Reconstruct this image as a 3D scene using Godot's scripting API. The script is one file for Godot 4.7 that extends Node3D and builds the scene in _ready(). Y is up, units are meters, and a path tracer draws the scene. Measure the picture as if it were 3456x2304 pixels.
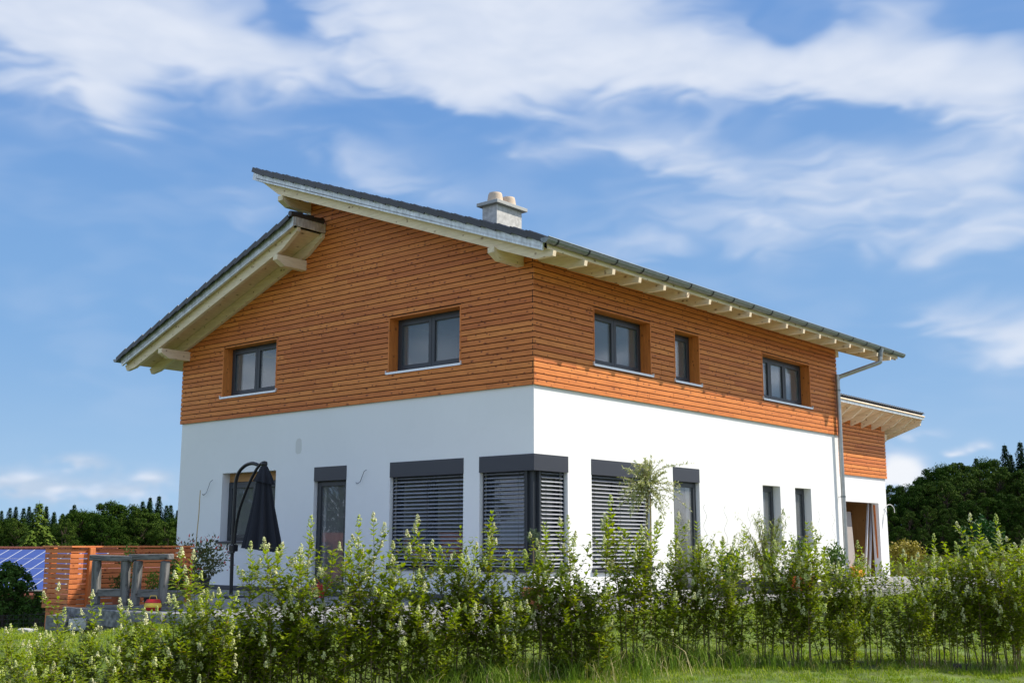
extends Node3D

# ------------------------------------------------------------------ geometry helper
class Geo:
	var v := PackedVector3Array()
	var n := PackedVector3Array()
	var uv := PackedVector2Array()
	var c := PackedColorArray()
	var col := Color(1, 1, 1)
	var uvo := Vector2.ZERO

	func put(p: Vector3, nn: Vector3, t: Vector2) -> void:
		v.append(p)
		n.append(nn)
		uv.append(t)
		c.append(col)

	# a, b, c counter-clockwise seen from outside
	func tri(a: Vector3, b: Vector3, d: Vector3, ta := Vector2.ZERO, tb := Vector2.ZERO, td := Vector2.ZERO) -> void:
		var nn := (b - a).cross(d - a).normalized()
		put(a, nn, ta)
		put(d, nn, td)
		put(b, nn, tb)

	func smooth(a: Vector3, b: Vector3, d: Vector3, na: Vector3, nb: Vector3, nd: Vector3, ta := Vector2.ZERO, tb := Vector2.ZERO, td := Vector2.ZERO) -> void:
		put(a, na, ta)
		if (b - a).cross(d - a).dot(na + nb + nd) >= 0.0:
			put(d, nd, td)
			put(b, nb, tb)
		else:
			put(b, nb, tb)
			put(d, nd, td)

	func quad(a: Vector3, b: Vector3, d: Vector3, e: Vector3, ta := Vector2.ZERO, tb := Vector2.ZERO, td := Vector2.ZERO, te := Vector2.ZERO) -> void:
		tri(a, b, d, ta, tb, td)
		tri(a, d, e, ta, td, te)

	# quad turned so that it faces out; uv from a local frame
	func face(t: Transform3D, pts: Array, out: Vector3, ax: int) -> void:
		var a: Vector3 = pts[0]
		var b: Vector3 = pts[1]
		var d: Vector3 = pts[2]
		if (b - a).cross(d - a).dot(out) < 0.0:
			pts.reverse()
		var w := []
		var q := []
		for p: Vector3 in pts:
			w.append(t * p)
			q.append(uvo + Vector2(p[ax], p[(ax + 1) % 3] + p[(ax + 2) % 3]))
		if pts.size() == 3:
			tri(w[0], w[1], w[2], q[0], q[1], q[2])
		else:
			quad(w[0], w[1], w[2], w[3], q[0], q[1], q[2], q[3])

	# box centred on t, chamfered by ch
	func box(t: Transform3D, s: Vector3, ch := 0.0) -> void:
		var h := s * 0.5
		var ax := s.max_axis_index()
		for a in 3:
			var b := (a + 1) % 3
			var d := (a + 2) % 3
			for sg: float in [-1.0, 1.0]:
				var pts := []
				for k: Array in [[-1, -1], [1, -1], [1, 1], [-1, 1]]:
					var p := Vector3.ZERO
					p[a] = sg * h[a]
					p[b] = k[0] * (h[b] - ch)
					p[d] = k[1] * (h[d] - ch)
					pts.append(p)
				var o := Vector3.ZERO
				o[a] = sg
				face(t, pts, o, ax)
		if ch <= 0.0:
			return
		for a in 3:
			var b := (a + 1) % 3
			var d := (a + 2) % 3
			for sb: float in [-1.0, 1.0]:
				for sd: float in [-1.0, 1.0]:
					var pts := []
					for k: Array in [[-1, 0], [1, 0], [1, 1], [-1, 1]]:
						var p := Vector3.ZERO
						p[a] = k[0] * (h[a] - ch)
						p[b] = sb * (h[b] - (ch if k[1] == 1 else 0.0))
						p[d] = sd * (h[d] - (0.0 if k[1] == 1 else ch))
						pts.append(p)
					var o := Vector3.ZERO
					o[b] = sb
					o[d] = sd
					face(t, pts, o, ax)
		for sx: float in [-1.0, 1.0]:
			for sy: float in [-1.0, 1.0]:
				for sz: float in [-1.0, 1.0]:
					face(t, [Vector3(sx * h.x, sy * (h.y - ch), sz * (h.z - ch)), Vector3(sx * (h.x - ch), sy * h.y, sz * (h.z - ch)), Vector3(sx * (h.x - ch), sy * (h.y - ch), sz * h.z)], Vector3(sx, sy, sz), ax)

	func abox(lo: Vector3, hi: Vector3, ch := 0.0) -> void:
		box(Transform3D(Basis(), (lo + hi) * 0.5), hi - lo, ch)

	# box between two points with a cross-section w (sideways) by h (upwards)
	func beam(a: Vector3, b: Vector3, w: float, h: float, ch := 0.0, up := Vector3.UP) -> void:
		var z := (b - a).normalized()
		var x := up.cross(z).normalized()
		var y := z.cross(x)
		box(Transform3D(Basis(x, y, z), (a + b) * 0.5), Vector3(w, h, a.distance_to(b)), ch)

	# polygon in the xy plane of t, pushed along z from z0 to z1
	func prism(poly: PackedVector2Array, t: Transform3D, z0: float, z1: float) -> void:
		var area := 0.0
		for i in poly.size():
			area += poly[i].cross(poly[(i + 1) % poly.size()])
		if area < 0.0:
			poly.reverse()
		var idx := Geometry2D.triangulate_polygon(poly)
		for i in range(0, idx.size(), 3):
			var p := [poly[idx[i]], poly[idx[i + 1]], poly[idx[i + 2]]]
			var f := []
			var k := []
			for q: Vector2 in p:
				f.append(Vector3(q.x, q.y, z1))
				k.append(Vector3(q.x, q.y, z0))
			face(t, f, Vector3(0, 0, 1), 0)
			face(t, k, Vector3(0, 0, -1), 0)
		for i in poly.size():
			var a := poly[i]
			var b := poly[(i + 1) % poly.size()]
			var e := b - a
			face(t, [Vector3(a.x, a.y, z0), Vector3(b.x, b.y, z0), Vector3(b.x, b.y, z1), Vector3(a.x, a.y, z1)], Vector3(e.y, -e.x, 0), 0)

	func tube(path: PackedVector3Array, radii: PackedFloat32Array, sides: int, cap := true) -> void:
		var m := path.size()
		var x := Vector3.ZERO
		var rings := []
		var norms := []
		var along := 0.0
		var us := []
		for i in m:
			var d := (path[mini(i + 1, m - 1)] - path[maxi(i - 1, 0)]).normalized()
			if i == 0:
				x = d.cross(Vector3.UP if absf(d.y) < 0.9 else Vector3.RIGHT).normalized()
			else:
				x = (x - d * x.dot(d)).normalized()
				along += path[i].distance_to(path[i - 1])
			us.append(along)
			var y := d.cross(x)
			var ring := PackedVector3Array()
			var nr := PackedVector3Array()
			var r: float = radii[mini(i, radii.size() - 1)]
			for k in sides + 1:
				var a := TAU * k / sides
				var o := x * cos(a) + y * sin(a)
				ring.append(path[i] + o * r)
				nr.append(o)
			rings.append(ring)
			norms.append(nr)
		for i in m - 1:
			for k in sides:
				var a: Vector3 = rings[i][k]
				var b: Vector3 = rings[i][k + 1]
				var d: Vector3 = rings[i + 1][k + 1]
				var e: Vector3 = rings[i + 1][k]
				var ta := uvo + Vector2(us[i], k * 0.05)
				var tb := uvo + Vector2(us[i], k * 0.05 + 0.05)
				var td := uvo + Vector2(us[i + 1], k * 0.05 + 0.05)
				var te := uvo + Vector2(us[i + 1], k * 0.05)
				smooth(a, b, d, norms[i][k], norms[i][k + 1], norms[i + 1][k + 1], ta, tb, td)
				smooth(a, d, e, norms[i][k], norms[i + 1][k + 1], norms[i + 1][k], ta, td, te)
		if cap:
			for k in range(1, sides - 1):
				tri(rings[0][0], rings[0][k + 1], rings[0][k])
				tri(rings[m - 1][0], rings[m - 1][k], rings[m - 1][k + 1])

	# profile of (radius, height) turned round the y axis of t
	func lathe(profile: PackedVector2Array, t: Transform3D, sides: int, squash := 1.0) -> void:
		for i in profile.size() - 1:
			var p := profile[i]
			var q := profile[i + 1]
			var e := (q - p).normalized()
			for k in sides:
				var a := TAU * k / sides
				var b := TAU * (k + 1) / sides
				var ca := Vector3(cos(a), 0, sin(a) * squash)
				var cb := Vector3(cos(b), 0, sin(b) * squash)
				var na := t.basis * (ca * e.y + Vector3(0, -e.x, 0)).normalized()
				var nb := t.basis * (cb * e.y + Vector3(0, -e.x, 0)).normalized()
				var p0 := t * (ca * p.x + Vector3(0, p.y, 0))
				var p1 := t * (cb * p.x + Vector3(0, p.y, 0))
				var q0 := t * (ca * q.x + Vector3(0, q.y, 0))
				var q1 := t * (cb * q.x + Vector3(0, q.y, 0))
				var u0 := uvo + Vector2(a * 0.3, p.y)
				var u1 := uvo + Vector2(b * 0.3, q.y)
				if q.x > 0.0001:
					smooth(p0, q0, q1, na, na, nb, u0, Vector2(u0.x, u1.y), u1)
				if p.x > 0.0001:
					smooth(p0, q1, p1, na, nb, nb, u0, u1, Vector2(u1.x, u0.y))

	# a pointed leaf folded along its middle: from p along d, facing up u
	func leaf(p: Vector3, d: Vector3, u: Vector3, l: float, w: float, fold := 0.25, droop := 0.15) -> void:
		var s := d.cross(u).normalized()
		var up := s.cross(d)
		var m := p + d * l * 0.5
		var tip := p + d * l - up * l * droop
		var lf := p + d * l * 0.42 + s * w * 0.5 + up * w * fold
		var rt := p + d * l * 0.42 - s * w * 0.5 + up * w * fold
		tri(p, m, lf)
		tri(lf, m, tip)
		tri(p, rt, m)
		tri(rt, tip, m)

	func mesh() -> ArrayMesh:
		var a := []
		a.resize(Mesh.ARRAY_MAX)
		a[Mesh.ARRAY_VERTEX] = v
		a[Mesh.ARRAY_NORMAL] = n
		a[Mesh.ARRAY_TEX_UV] = uv
		a[Mesh.ARRAY_COLOR] = c
		var m := ArrayMesh.new()
		if v.size():
			m.add_surface_from_arrays(Mesh.PRIMITIVE_TRIANGLES, a)
		return m


# ------------------------------------------------------------------ scene tree helpers
var rng := RandomNumberGenerator.new()
var taken := {}
var M := {}
const GABLE := Transform3D(Basis(Vector3(1, 0, 0), Vector3(0, 1, 0), Vector3(0, 0, 1)), Vector3.ZERO)      # seen from outside: x right, y up, z out
const SIDE := Transform3D(Basis(Vector3(0, 0, -1), Vector3(0, 1, 0), Vector3(1, 0, 0)), Vector3.ZERO)


func numbered(parent: Node, called: String) -> String:
	var key := str(parent.get_instance_id()) + called
	var k: int = taken.get(key, 0)
	taken[key] = k + 1
	return called if k == 0 else "%s_%03d" % [called, k]


func obj(called: String, g, m: Material, parent: Node = self, at := Transform3D()) -> MeshInstance3D:
	var o := MeshInstance3D.new()
	o.mesh = g.mesh() if g is Geo else g
	o.material_override = m
	o.name = numbered(parent, called)
	o.transform = at
	parent.add_child(o, true)
	return o


func tag(o: Node, label: String, category: String, group := "", kind := "") -> Node:
	if label:
		o.set_meta("label", label)
	if category:
		o.set_meta("category", category)
	if group:
		o.set_meta("group", group)
	if kind:
		o.set_meta("kind", kind)
	return o


func thing(called: String, label: String, category: String, at := Vector3.ZERO, turn := 0.0, group := "") -> Node3D:
	var o := Node3D.new()
	o.name = numbered(self, called)
	add_child(o, true)
	o.position = at
	o.rotation.y = turn
	tag(o, label, category, group)
	return o


func dup(src: Node3D, called: String, at: Vector3, turn: float, size: float, label: String, group := "") -> Node3D:
	var o: Node3D = src.duplicate()
	o.name = numbered(self, called)
	add_child(o, true)
	o.position = at
	o.rotation.y = turn
	o.scale = Vector3.ONE * size
	o.set_meta("label", label)
	if group:
		o.set_meta("group", group)
	return o


func stuff(o: Node) -> Node:
	o.set_meta("kind", "stuff")
	return o


func scatter(called: String, mesh: Mesh, m: Material, where: Array, parent: Node = self, colors := PackedColorArray()) -> MultiMeshInstance3D:
	var mm := MultiMesh.new()
	mm.transform_format = MultiMesh.TRANSFORM_3D
	mm.use_colors = colors.size() > 0
	mm.mesh = mesh
	mm.instance_count = where.size()
	for i in where.size():
		mm.set_instance_transform(i, where[i])
		if colors.size():
			mm.set_instance_color(i, colors[i])
	var o := MultiMeshInstance3D.new()
	o.multimesh = mm
	o.material_override = m
	o.name = numbered(parent, called)
	parent.add_child(o, true)
	return o


# ------------------------------------------------------------------ materials
func mat(called: String, c: Color, rough := 0.8, metal := 0.0) -> StandardMaterial3D:
	var m := StandardMaterial3D.new()
	m.resource_name = called
	m.albedo_color = c.linear_to_srgb()
	m.roughness = rough
	m.metallic = metal
	M[called] = m
	return m


func textured(called: String, c: Color, tex: Texture2D, scale: float, rough := 0.8, metal := 0.0, tri := false) -> StandardMaterial3D:
	var m := mat(called, c, rough, metal)
	m.albedo_texture = tex
	m.uv1_scale = Vector3(scale, scale, scale)
	m.uv1_triplanar = tri
	m.uv1_world_triplanar = tri
	return m


func leafy(called: String, c: Color, back: Color, rough := 0.5) -> StandardMaterial3D:
	var m := mat(called, c, rough)
	m.vertex_color_use_as_albedo = true
	m.backlight_enabled = true
	m.backlight = back
	m.cull_mode = BaseMaterial3D.CULL_DISABLED
	return m


func fnoise(s: int, freq: float, oct := 4, kind := FastNoiseLite.TYPE_SIMPLEX_SMOOTH) -> FastNoiseLite:
	var f := FastNoiseLite.new()
	f.seed = s
	f.noise_type = kind
	f.frequency = freq
	f.fractal_octaves = oct
	f.fractal_type = FastNoiseLite.FRACTAL_FBM
	return f


# wood: 2.4 m long, 1.2 m across in the texture; knots and streaks as factors of the board's colour
func wood_tex(s: int, knots: int, contrast: float, redder: float) -> ImageTexture:
	var w := 1024
	var h := 512
	var im := Image.create(w, h, false, Image.FORMAT_RGB8)
	var fine := fnoise(s, 1.0, 2)
	var broad := fnoise(s + 1, 1.0, 3)
	for y in h:
		for x in w:
			var b := broad.get_noise_2d(x * 0.0035, y * 0.035)
			var k := fine.get_noise_2d(x * 0.012, y * 0.30 + b * 2.0)
			var t := clampf(0.955 + contrast * (0.42 * b + 0.34 * k), 0.4, 1.0)
			im.set_pixel(x, y, Color(t, pow(t, 1.0 + redder), pow(t, 1.0 + redder * 1.6)))
	var r := RandomNumberGenerator.new()
	r.seed = s
	for i in knots:
		var cx := r.randf() * w
		var cy := r.randf() * h
		var ra := r.randf_range(2.2, 5.0)
		var el := r.randf_range(1.0, 1.9)
		var dark := r.randf_range(0.12, 0.36)
		for yy in range(int(cy - ra * 3), int(cy + ra * 3) + 1):
			for xx in range(int(cx - ra * 6), int(cx + ra * 6) + 1):
				var q := Vector2((xx - cx) / (ra * el), (yy - cy) / ra).length()
				var f := 1.0 - dark * smoothstep(1.25, 0.7, q) - 0.16 * smoothstep(3.0, 1.0, q)
				if f < 0.995:
					var px := posmod(xx, w)
					var py := posmod(yy, h)
					var c := im.get_pixel(px, py)
					im.set_pixel(px, py, Color(c.r * f, c.g * pow(f, 1.25), c.b * pow(f, 1.35)))
	return ImageTexture.create_from_image(im)


# grey speckle or cloud factor texture
func cloud_tex(s: int, size: int, freq: float, lo: float, hi: float, oct := 5, stretch := 1.0) -> ImageTexture:
	var f := fnoise(s, freq, oct)
	var im := Image.create(size, size, false, Image.FORMAT_RGB8)
	for y in size:
		for x in size:
			# wraps round by mixing four shifted copies
			var u := float(x) / size
			var w := float(y) / size
			var n0 := f.get_noise_2d(x * stretch, y)
			var n1 := f.get_noise_2d((x - size) * stretch, y)
			var n2 := f.get_noise_2d(x * stretch, y - size)
			var n3 := f.get_noise_2d((x - size) * stretch, y - size)
			var q := lerpf(lerpf(n0, n1, u), lerpf(n2, n3, u), w)
			var t := lerpf(lo, hi, clampf(0.5 + q, 0.0, 1.0))
			im.set_pixel(x, y, Color(t, t, t))
	return ImageTexture.create_from_image(im)


func grain_normal(s: int, freq: float, strength: float, size := 256) -> NoiseTexture2D:
	var t := NoiseTexture2D.new()
	t.width = size
	t.height = size
	t.seamless = true
	t.noise = fnoise(s, freq, 4)
	t.as_normal_map = true
	t.bump_strength = strength
	return t


func make_materials() -> void:
	var larch := wood_tex(11, 46, 0.22, 0.3)
	var larch2 := wood_tex(23, 80, 0.26, 0.35)
	var spruce := wood_tex(37, 36, 0.13, 0.25)
	var weather := wood_tex(51, 60, 0.85, 0.0)
	var tones := [Color(0.71, 0.222, 0.044), Color(0.65, 0.193, 0.038), Color(0.74, 0.242, 0.049), Color(0.68, 0.21, 0.042), Color(0.60, 0.168, 0.033), Color(0.77, 0.26, 0.055)]
	for i in 6:
		textured("larch%d" % i, tones[i], larch if i % 2 == 0 else larch2, 1.0, 0.62).uv1_scale = Vector3(1.0 / 2.4, 1.0 / 1.2, 1)
	textured("spruce", Color(0.88, 0.73, 0.53), spruce, 1.0, 0.7).uv1_scale = Vector3(1.0 / 2.4, 1.0 / 1.2, 1)
	textured("soffit", Color(0.85, 0.65, 0.43), spruce, 1.0, 0.7).uv1_scale = Vector3(1.0 / 3.1, 1.0 / 1.6, 1)
	textured("fascia", Color(0.80, 0.82, 0.83), cloud_tex(5, 256, 0.02, 0.80, 1.0, 5, 2.5), 0.9, 0.5, 0.55)
	textured("fence0", Color(0.66, 0.20, 0.055), larch, 1.0, 0.6).uv1_scale = Vector3(1.0 / 2.4, 1.0 / 1.2, 1)
	textured("fence1", Color(0.56, 0.165, 0.046), larch2, 1.0, 0.6).uv1_scale = Vector3(1.0 / 2.4, 1.0 / 1.2, 1)
	textured("weathered", Color(0.17, 0.165, 0.158), weather, 1.0, 0.9).uv1_scale = Vector3(1.0 / 2.4, 1.0 / 1.2, 1)
	textured("header", Color(0.42, 0.22, 0.075), spruce, 1.0, 0.7).uv1_scale = Vector3(1.0 / 2.4, 1.0 / 1.2, 1)
	var p := textured("plaster", Color(0.83, 0.83, 0.825), cloud_tex(71, 256, 0.012, 0.975, 1.0), 0.12, 0.92, 0.0, true)
	p.heightmap_enabled = true
	p.heightmap_texture = cloud_tex(72, 256, 0.25, 0.0, 1.0, 3)
	p.heightmap_scale = 0.12
	mat("patch", Color(0.66, 0.655, 0.63), 0.9)
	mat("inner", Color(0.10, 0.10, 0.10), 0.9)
	mat("membrane", Color(0.012, 0.010, 0.009), 0.9)
	var tile := textured("tile", Color(0.040, 0.041, 0.045), cloud_tex(81, 256, 0.06, 0.7, 1.0), 1.5, 0.42, 0.0, true)
	tile.normal_enabled = true
	tile.normal_texture = grain_normal(82, 0.2, 2.0)
	tile.normal_scale = 0.3
	textured("zinc", Color(0.24, 0.265, 0.27), cloud_tex(6, 256, 0.03, 0.78, 1.0), 1.2, 0.42, 0.4, true)
	textured("pipe", Color(0.46, 0.46, 0.45), cloud_tex(6, 128, 0.03, 0.85, 1.0), 1.2, 0.36, 0.7, true)
	mat("anthracite", Color(0.030, 0.034, 0.042), 0.42)
	mat("housing", Color(0.032, 0.034, 0.046), 0.4)
	mat("slat", Color(0.37, 0.38, 0.42), 0.36, 0.0)
	mat("cord", Color(0.05, 0.05, 0.055), 0.7)
	mat("alu", Color(0.75, 0.76, 0.78), 0.35, 0.5)
	var glass := mat("glass", Color(0.9, 0.95, 0.97, 0.06), 0.0)
	glass.transparency = BaseMaterial3D.TRANSPARENCY_ALPHA
	textured("render_grey", Color(0.62, 0.61, 0.585), cloud_tex(91, 256, 0.03, 0.8, 1.0), 1.0, 0.9, 0.0, true)
	mat("cap", Color(0.38, 0.385, 0.37), 0.85)
	mat("clay", Color(0.55, 0.43, 0.32), 0.8)
	var pave := textured("paving", Color(0.37, 0.365, 0.362), cloud_tex(101, 512, 0.05, 0.72, 1.0), 0.45, 0.92, 0.0, true)
	pave.heightmap_enabled = true
	pave.heightmap_texture = cloud_tex(102, 256, 0.3, 0.0, 1.0, 3)
	pave.heightmap_scale = 0.3
	textured("concrete", Color(0.30, 0.30, 0.30), cloud_tex(103, 256, 0.04, 0.55, 1.0), 0.9, 0.92, 0.0, true)
	textured("limestone", Color(0.60, 0.60, 0.58), cloud_tex(104, 256, 0.04, 0.7, 1.0), 1.4, 0.92, 0.0, true)
	mat("plinth", Color(0.075, 0.075, 0.08), 0.9)
	mat("fabric", Color(0.016, 0.018, 0.025), 0.95)
	mat("steel_dark", Color(0.012, 0.013, 0.015), 0.4, 0.2)
	mat("terracotta", Color(0.40, 0.13, 0.06), 0.85)
	mat("pot_dark", Color(0.05, 0.05, 0.055), 0.7)
	mat("pot_white", Color(0.6, 0.6, 0.6), 0.6)
	mat("orange", Color(0.60, 0.12, 0.03), 0.6)
	mat("yellow_case", Color(0.75, 0.30, 0.02), 0.5)
	mat("red", Color(0.50, 0.02, 0.02), 0.5)
	mat("yellow", Color(0.7, 0.5, 0.05), 0.5)
	mat("black", Color(0.01, 0.01, 0.011), 0.5)
	mat("cane", Color(0.52, 0.38, 0.18), 0.7)
	mat("wire", Color(0.35, 0.35, 0.36), 0.4, 0.6)
	mat("panel_board", Color(0.33, 0.29, 0.27), 0.85)
	var bark := textured("bark", Color(0.12, 0.085, 0.055), cloud_tex(111, 128, 0.08, 0.5, 1.0), 2.0, 0.95, 0.0, true)
	bark.resource_name = "bark"
	textured("stem", Color(0.24, 0.175, 0.085), cloud_tex(112, 128, 0.08, 0.6, 1.0), 6.0, 0.9, 0.0, true)
	mat("soil", Color(0.035, 0.024, 0.016), 0.98)
	# greenery
	leafy("privet", Color(1, 1, 1), Color(1.0, 1.0, 0.20), 0.42).metallic_specular = 0.35
	leafy("flower", Color(1, 1, 1), Color(0.25, 0.25, 0.2), 0.8)
	leafy("blade", Color(1, 1, 1), Color(0.6, 0.65, 0.18), 0.7).metallic_specular = 0.15
	leafy("crown", Color(1, 1, 1), Color(0.40, 0.50, 0.10), 0.7).metallic_specular = 0.15
	leafy("needles", Color(1, 1, 1), Color(0.14, 0.18, 0.05), 0.8).metallic_specular = 0.12
	leafy("houseplant", Color(1, 1, 1), Color(0.5, 0.55, 0.25), 0.5).metallic_specular = 0.3
	# far buildings
	textured("redroof", Color(0.30, 0.085, 0.045), cloud_tex(121, 256, 0.05, 0.6, 1.0), 0.8, 0.85, 0.0, true)
	mat("darkroof", Color(0.035, 0.030, 0.030), 0.85)
	mat("barnwall", Color(0.018, 0.014, 0.012), 0.9)
	mat("whitewall", Color(0.7, 0.68, 0.63), 0.9)
	var pv := mat("solar", Color(0.035, 0.065, 0.24), 0.4)
	pv.metallic_specular = 0.25
	mat("pvframe", Color(0.62, 0.64, 0.66), 0.4, 0.4)
	var mesh := mat("mesh", Color(0.03, 0.032, 0.033), 0.8)
	mesh.resource_name = "mesh"


# ------------------------------------------------------------------ ground
const CTRL := [
	[2.0, 0.0, -0.05], [2.0, -5.0, -0.05], [2.2, 4.9, -0.12], [1.0, 5.2, -0.10], [-2.0, 5.3, -0.14], [-4.7, 5.9, -0.30], [-5.7, 5.6, -0.42], [-7.6, 4.6, -0.5],
	[2.4, 9.7, -0.75], [2.7, 8.3, -0.68], [3.35, 7.0, -0.50], [4.18, 5.5, -0.36], [5.2, 4.0, -0.27], [6.3, 2.2, -0.31], [7.5, 0.5, -0.42],
	[8.6, 2.6, -0.5], [7.0, 5.0, -0.42], [5.5, 8.0, -0.6], [11.5, 14.0, -0.72], [9.0, 8.0, -0.6], [5.0, 12.0, -0.8],
	[-1.0, 7.0, -0.32], [-3.0, 8.5, -0.6], [0.0, 9.0, -0.62], [-3.8, 6.3, -0.32],
	[-9.0, 7.0, -1.4], [-12.0, 3.0, -1.7], [-12.0, 8.0, -2.1], [-20.0, 0.0, -3.0], [-25.0, 5.0, -3.3], [-11.0, -4.0, -1.2], [-6.0, 1.0, -0.2], [-5.0, -6.0, -0.2],
	[4.0, -3.0, -0.12], [8.0, -4.0, -0.3], [5.0, -12.0, -0.1], [0.0, -13.0, -0.06], [10.0, -15.0, -0.14], [5.0, -18.0, -0.1], [15.0, -5.0, -0.5], [20.0, -20.0, -0.5], [0.0, -24.0, -0.2],
	[-8.0, -30.0, -0.4], [-14.0, -60.0, -0.5], [-20.0, -83.0, -0.6], [-31.0, -94.0, -0.8], [-22.0, -100.0, -0.8], [0.0, -120.0, -1.0], [60.0, -100.0, -1.2], [100.0, 0.0, -2.0],
	[100.0, 100.0, -2.2], [0.0, 100.0, -3.0], [-100.0, 60.0, -5.0], [-60.0, -40.0, -4.4], [-100.0, -60.0, -5.0], [-80.0, -110.0, -4.0], [-40.0, 20.0, -4.0], [-28.0, -16.0, -3.4], [-40.0, -60.0, -2.5]]
var bumps: FastNoiseLite


func height(x: float, z: float) -> float:
	var s := 0.0
	var t := 0.0
	for k: Array in CTRL:
		var d: float = (x - k[0]) * (x - k[0]) + (z - k[1]) * (z - k[1]) + 0.08
		var w := 1.0 / (d * sqrt(d))
		s += w
		t += w * k[2]
	return t / s


func axis_list(lo: float, hi: float, step: float, reach: float) -> PackedFloat32Array:
	var a := PackedFloat32Array()
	var x := lo
	while x <= hi:
		a.append(x)
		x += step
	var st := step
	x = hi
	while x < reach:
		st *= 1.3
		x += st
		a.append(x)
	st = step
	x = lo
	while x > -reach:
		st *= 1.3
		x -= st
		a.insert(0, x)
	return a


func make_ground() -> void:
	bumps = fnoise(301, 0.35, 3)
	var xs := axis_list(-9.0, 13.0, 0.5, 900.0)
	var zs := axis_list(-20.0, 15.0, 0.5, 900.0)
	var nx := xs.size()
	var nz := zs.size()
	var pts := PackedVector3Array()
	for j in nz:
		for i in nx:
			var y := height(xs[i], zs[j])
			if not (xs[i] < 2.4 and xs[i] > -11.5 and zs[j] < 5.6):
				y += bumps.get_noise_2d(xs[i], zs[j]) * 0.03
			pts.append(Vector3(xs[i], y, zs[j]))
	var nn := PackedVector3Array()
	var uvs := PackedVector2Array()
	for j in nz:
		for i in nx:
			var a := pts[j * nx + mini(i + 1, nx - 1)] - pts[j * nx + maxi(i - 1, 0)]
			var b := pts[mini(j + 1, nz - 1) * nx + i] - pts[maxi(j - 1, 0) * nx + i]
			nn.append(b.cross(a).normalized())
			uvs.append(Vector2(xs[i], zs[j]))
	var idx := PackedInt32Array()
	for j in nz - 1:
		for i in nx - 1:
			var a := j * nx + i
			idx.append_array(PackedInt32Array([a, a + 1, a + nx, a + 1, a + nx + 1, a + nx]))
	var arr := []
	arr.resize(Mesh.ARRAY_MAX)
	arr[Mesh.ARRAY_VERTEX] = pts
	arr[Mesh.ARRAY_NORMAL] = nn
	arr[Mesh.ARRAY_TEX_UV] = uvs
	arr[Mesh.ARRAY_INDEX] = idx
	var am := ArrayMesh.new()
	am.add_surface_from_arrays(Mesh.PRIMITIVE_TRIANGLES, arr)
	# turf colour: greens, yellowed patches and thatch
	var size := 512
	var im := Image.create(size, size, false, Image.FORMAT_RGB8)
	var f0 := fnoise(401, 0.012, 4)
	var f1 := fnoise(402, 0.25, 3)
	for y in size:
		for x in size:
			var a := clampf(0.5 + 0.8 * f0.get_noise_2d(x, y), 0, 1)
			var b := clampf(0.5 + 0.7 * f1.get_noise_2d(x, y), 0, 1)
			var c := Color(0.125, 0.215, 0.020).lerp(Color(0.20, 0.25, 0.038), a) * lerpf(0.65, 1.2, b)
			im.set_pixel(x, y, c.linear_to_srgb())
	var m := textured("turf", Color(1, 1, 1), ImageTexture.create_from_image(im), 0.31, 0.95)
	m.detail_enabled = true
	m.detail_albedo = cloud_tex(403, 256, 0.02, 0.6, 1.0)
	m.detail_blend_mode = BaseMaterial3D.BLEND_MODE_MUL
	m.uv2_scale = Vector3(0.07, 0.07, 0.07)
	tag(obj("ground", am, m), "", "", "", "structure")


func ground_at(x: float, z: float) -> Vector3:
	var y := height(x, z)
	if not (x < 2.4 and x > -11.5 and z < 5.6):
		y += bumps.get_noise_2d(x, z) * 0.03
	return Vector3(x, y, z)


# ------------------------------------------------------------------ sky
# cloud banks: bearing and height in degrees, radii, tilt, strength
const BANKS := [[-23.9,23.7,6.6,3.38,10,1.00],[-17.1,24.1,6.0,2.39,0,0.95],[-12.8,23.3,4.4,1.39,5,0.60],[-21.7,21.3,2.4,1.19,35,0.50],[-5.3,24.6,4.4,2.19,20,0.90],[-3.7,22.7,3.0,1.09,0,0.80],[1.7,25.1,6.6,2.78,0,1.00],[6.4,23.3,6.0,1.39,0,1.00],[13.2,22.9,6.0,1.59,3,0.90],[19.7,23.2,3.4,2.78,-40,0.70],[20.3,21.7,6.0,1.19,5,0.80],[24.6,20.5,3.2,1.59,20,0.80],[24.2,18.4,1.6,1.99,60,0.50],[-0.6,26.5,8.0,1.19,0,0.60],[-7.3,18.8,3.8,0.90,12,0.55],[4.0,19.8,4.4,0.80,5,0.50],[8.8,19.4,4.0,0.90,15,0.45],[11.1,20.5,0.8,0.99,-60,0.30],[12.9,15.5,5.2,1.19,8,0.70],[17.5,16.9,6.6,1.59,15,0.55],[21.4,17.3,4.0,1.59,20,0.50],[23.1,14.1,4.6,0.80,-4,0.50],[6.9,14.6,2.8,0.80,5,0.50],[-13.8,16.1,1.4,1.19,-50,0.30],[23.6,9.6,2.0,0.95,5,1.15],[24.6,8.6,1.6,0.60,0,0.90],[-20.5,2.5,7.0,0.99,0,0.30],[-23.5,2.7,1.0,0.50,0,0.50],[-17.6,3.0,0.8,0.36,0,0.55],[-20.6,3.8,1.2,0.30,0,0.40],[-22.2,2.5,1.6,0.50,0,0.30],[-19.1,2.3,1.2,0.50,0,0.30],[19.2,3.3,1.0,0.90,0,0.90],[18.3,3.0,0.8,0.80,0,0.60],[22.5,4.5,0.6,0.28,0,0.50],[21.5,4.3,0.5,0.20,0,0.40],[20.0,5.2,1.2,0.24,0,0.30],[-11.6,25.6,1.4,1.59,0,-0.60],[14.8,25.0,1.2,1.79,-20,-0.90],[24.7,24.0,2.4,1.19,0,-0.50],[-4.1,20.8,6.0,0.60,0,-0.30],[17.4,20.0,5.2,0.80,5,-0.50]]
const HEAD := -40.27
var w0: FastNoiseLite
var w1: FastNoiseLite
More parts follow.
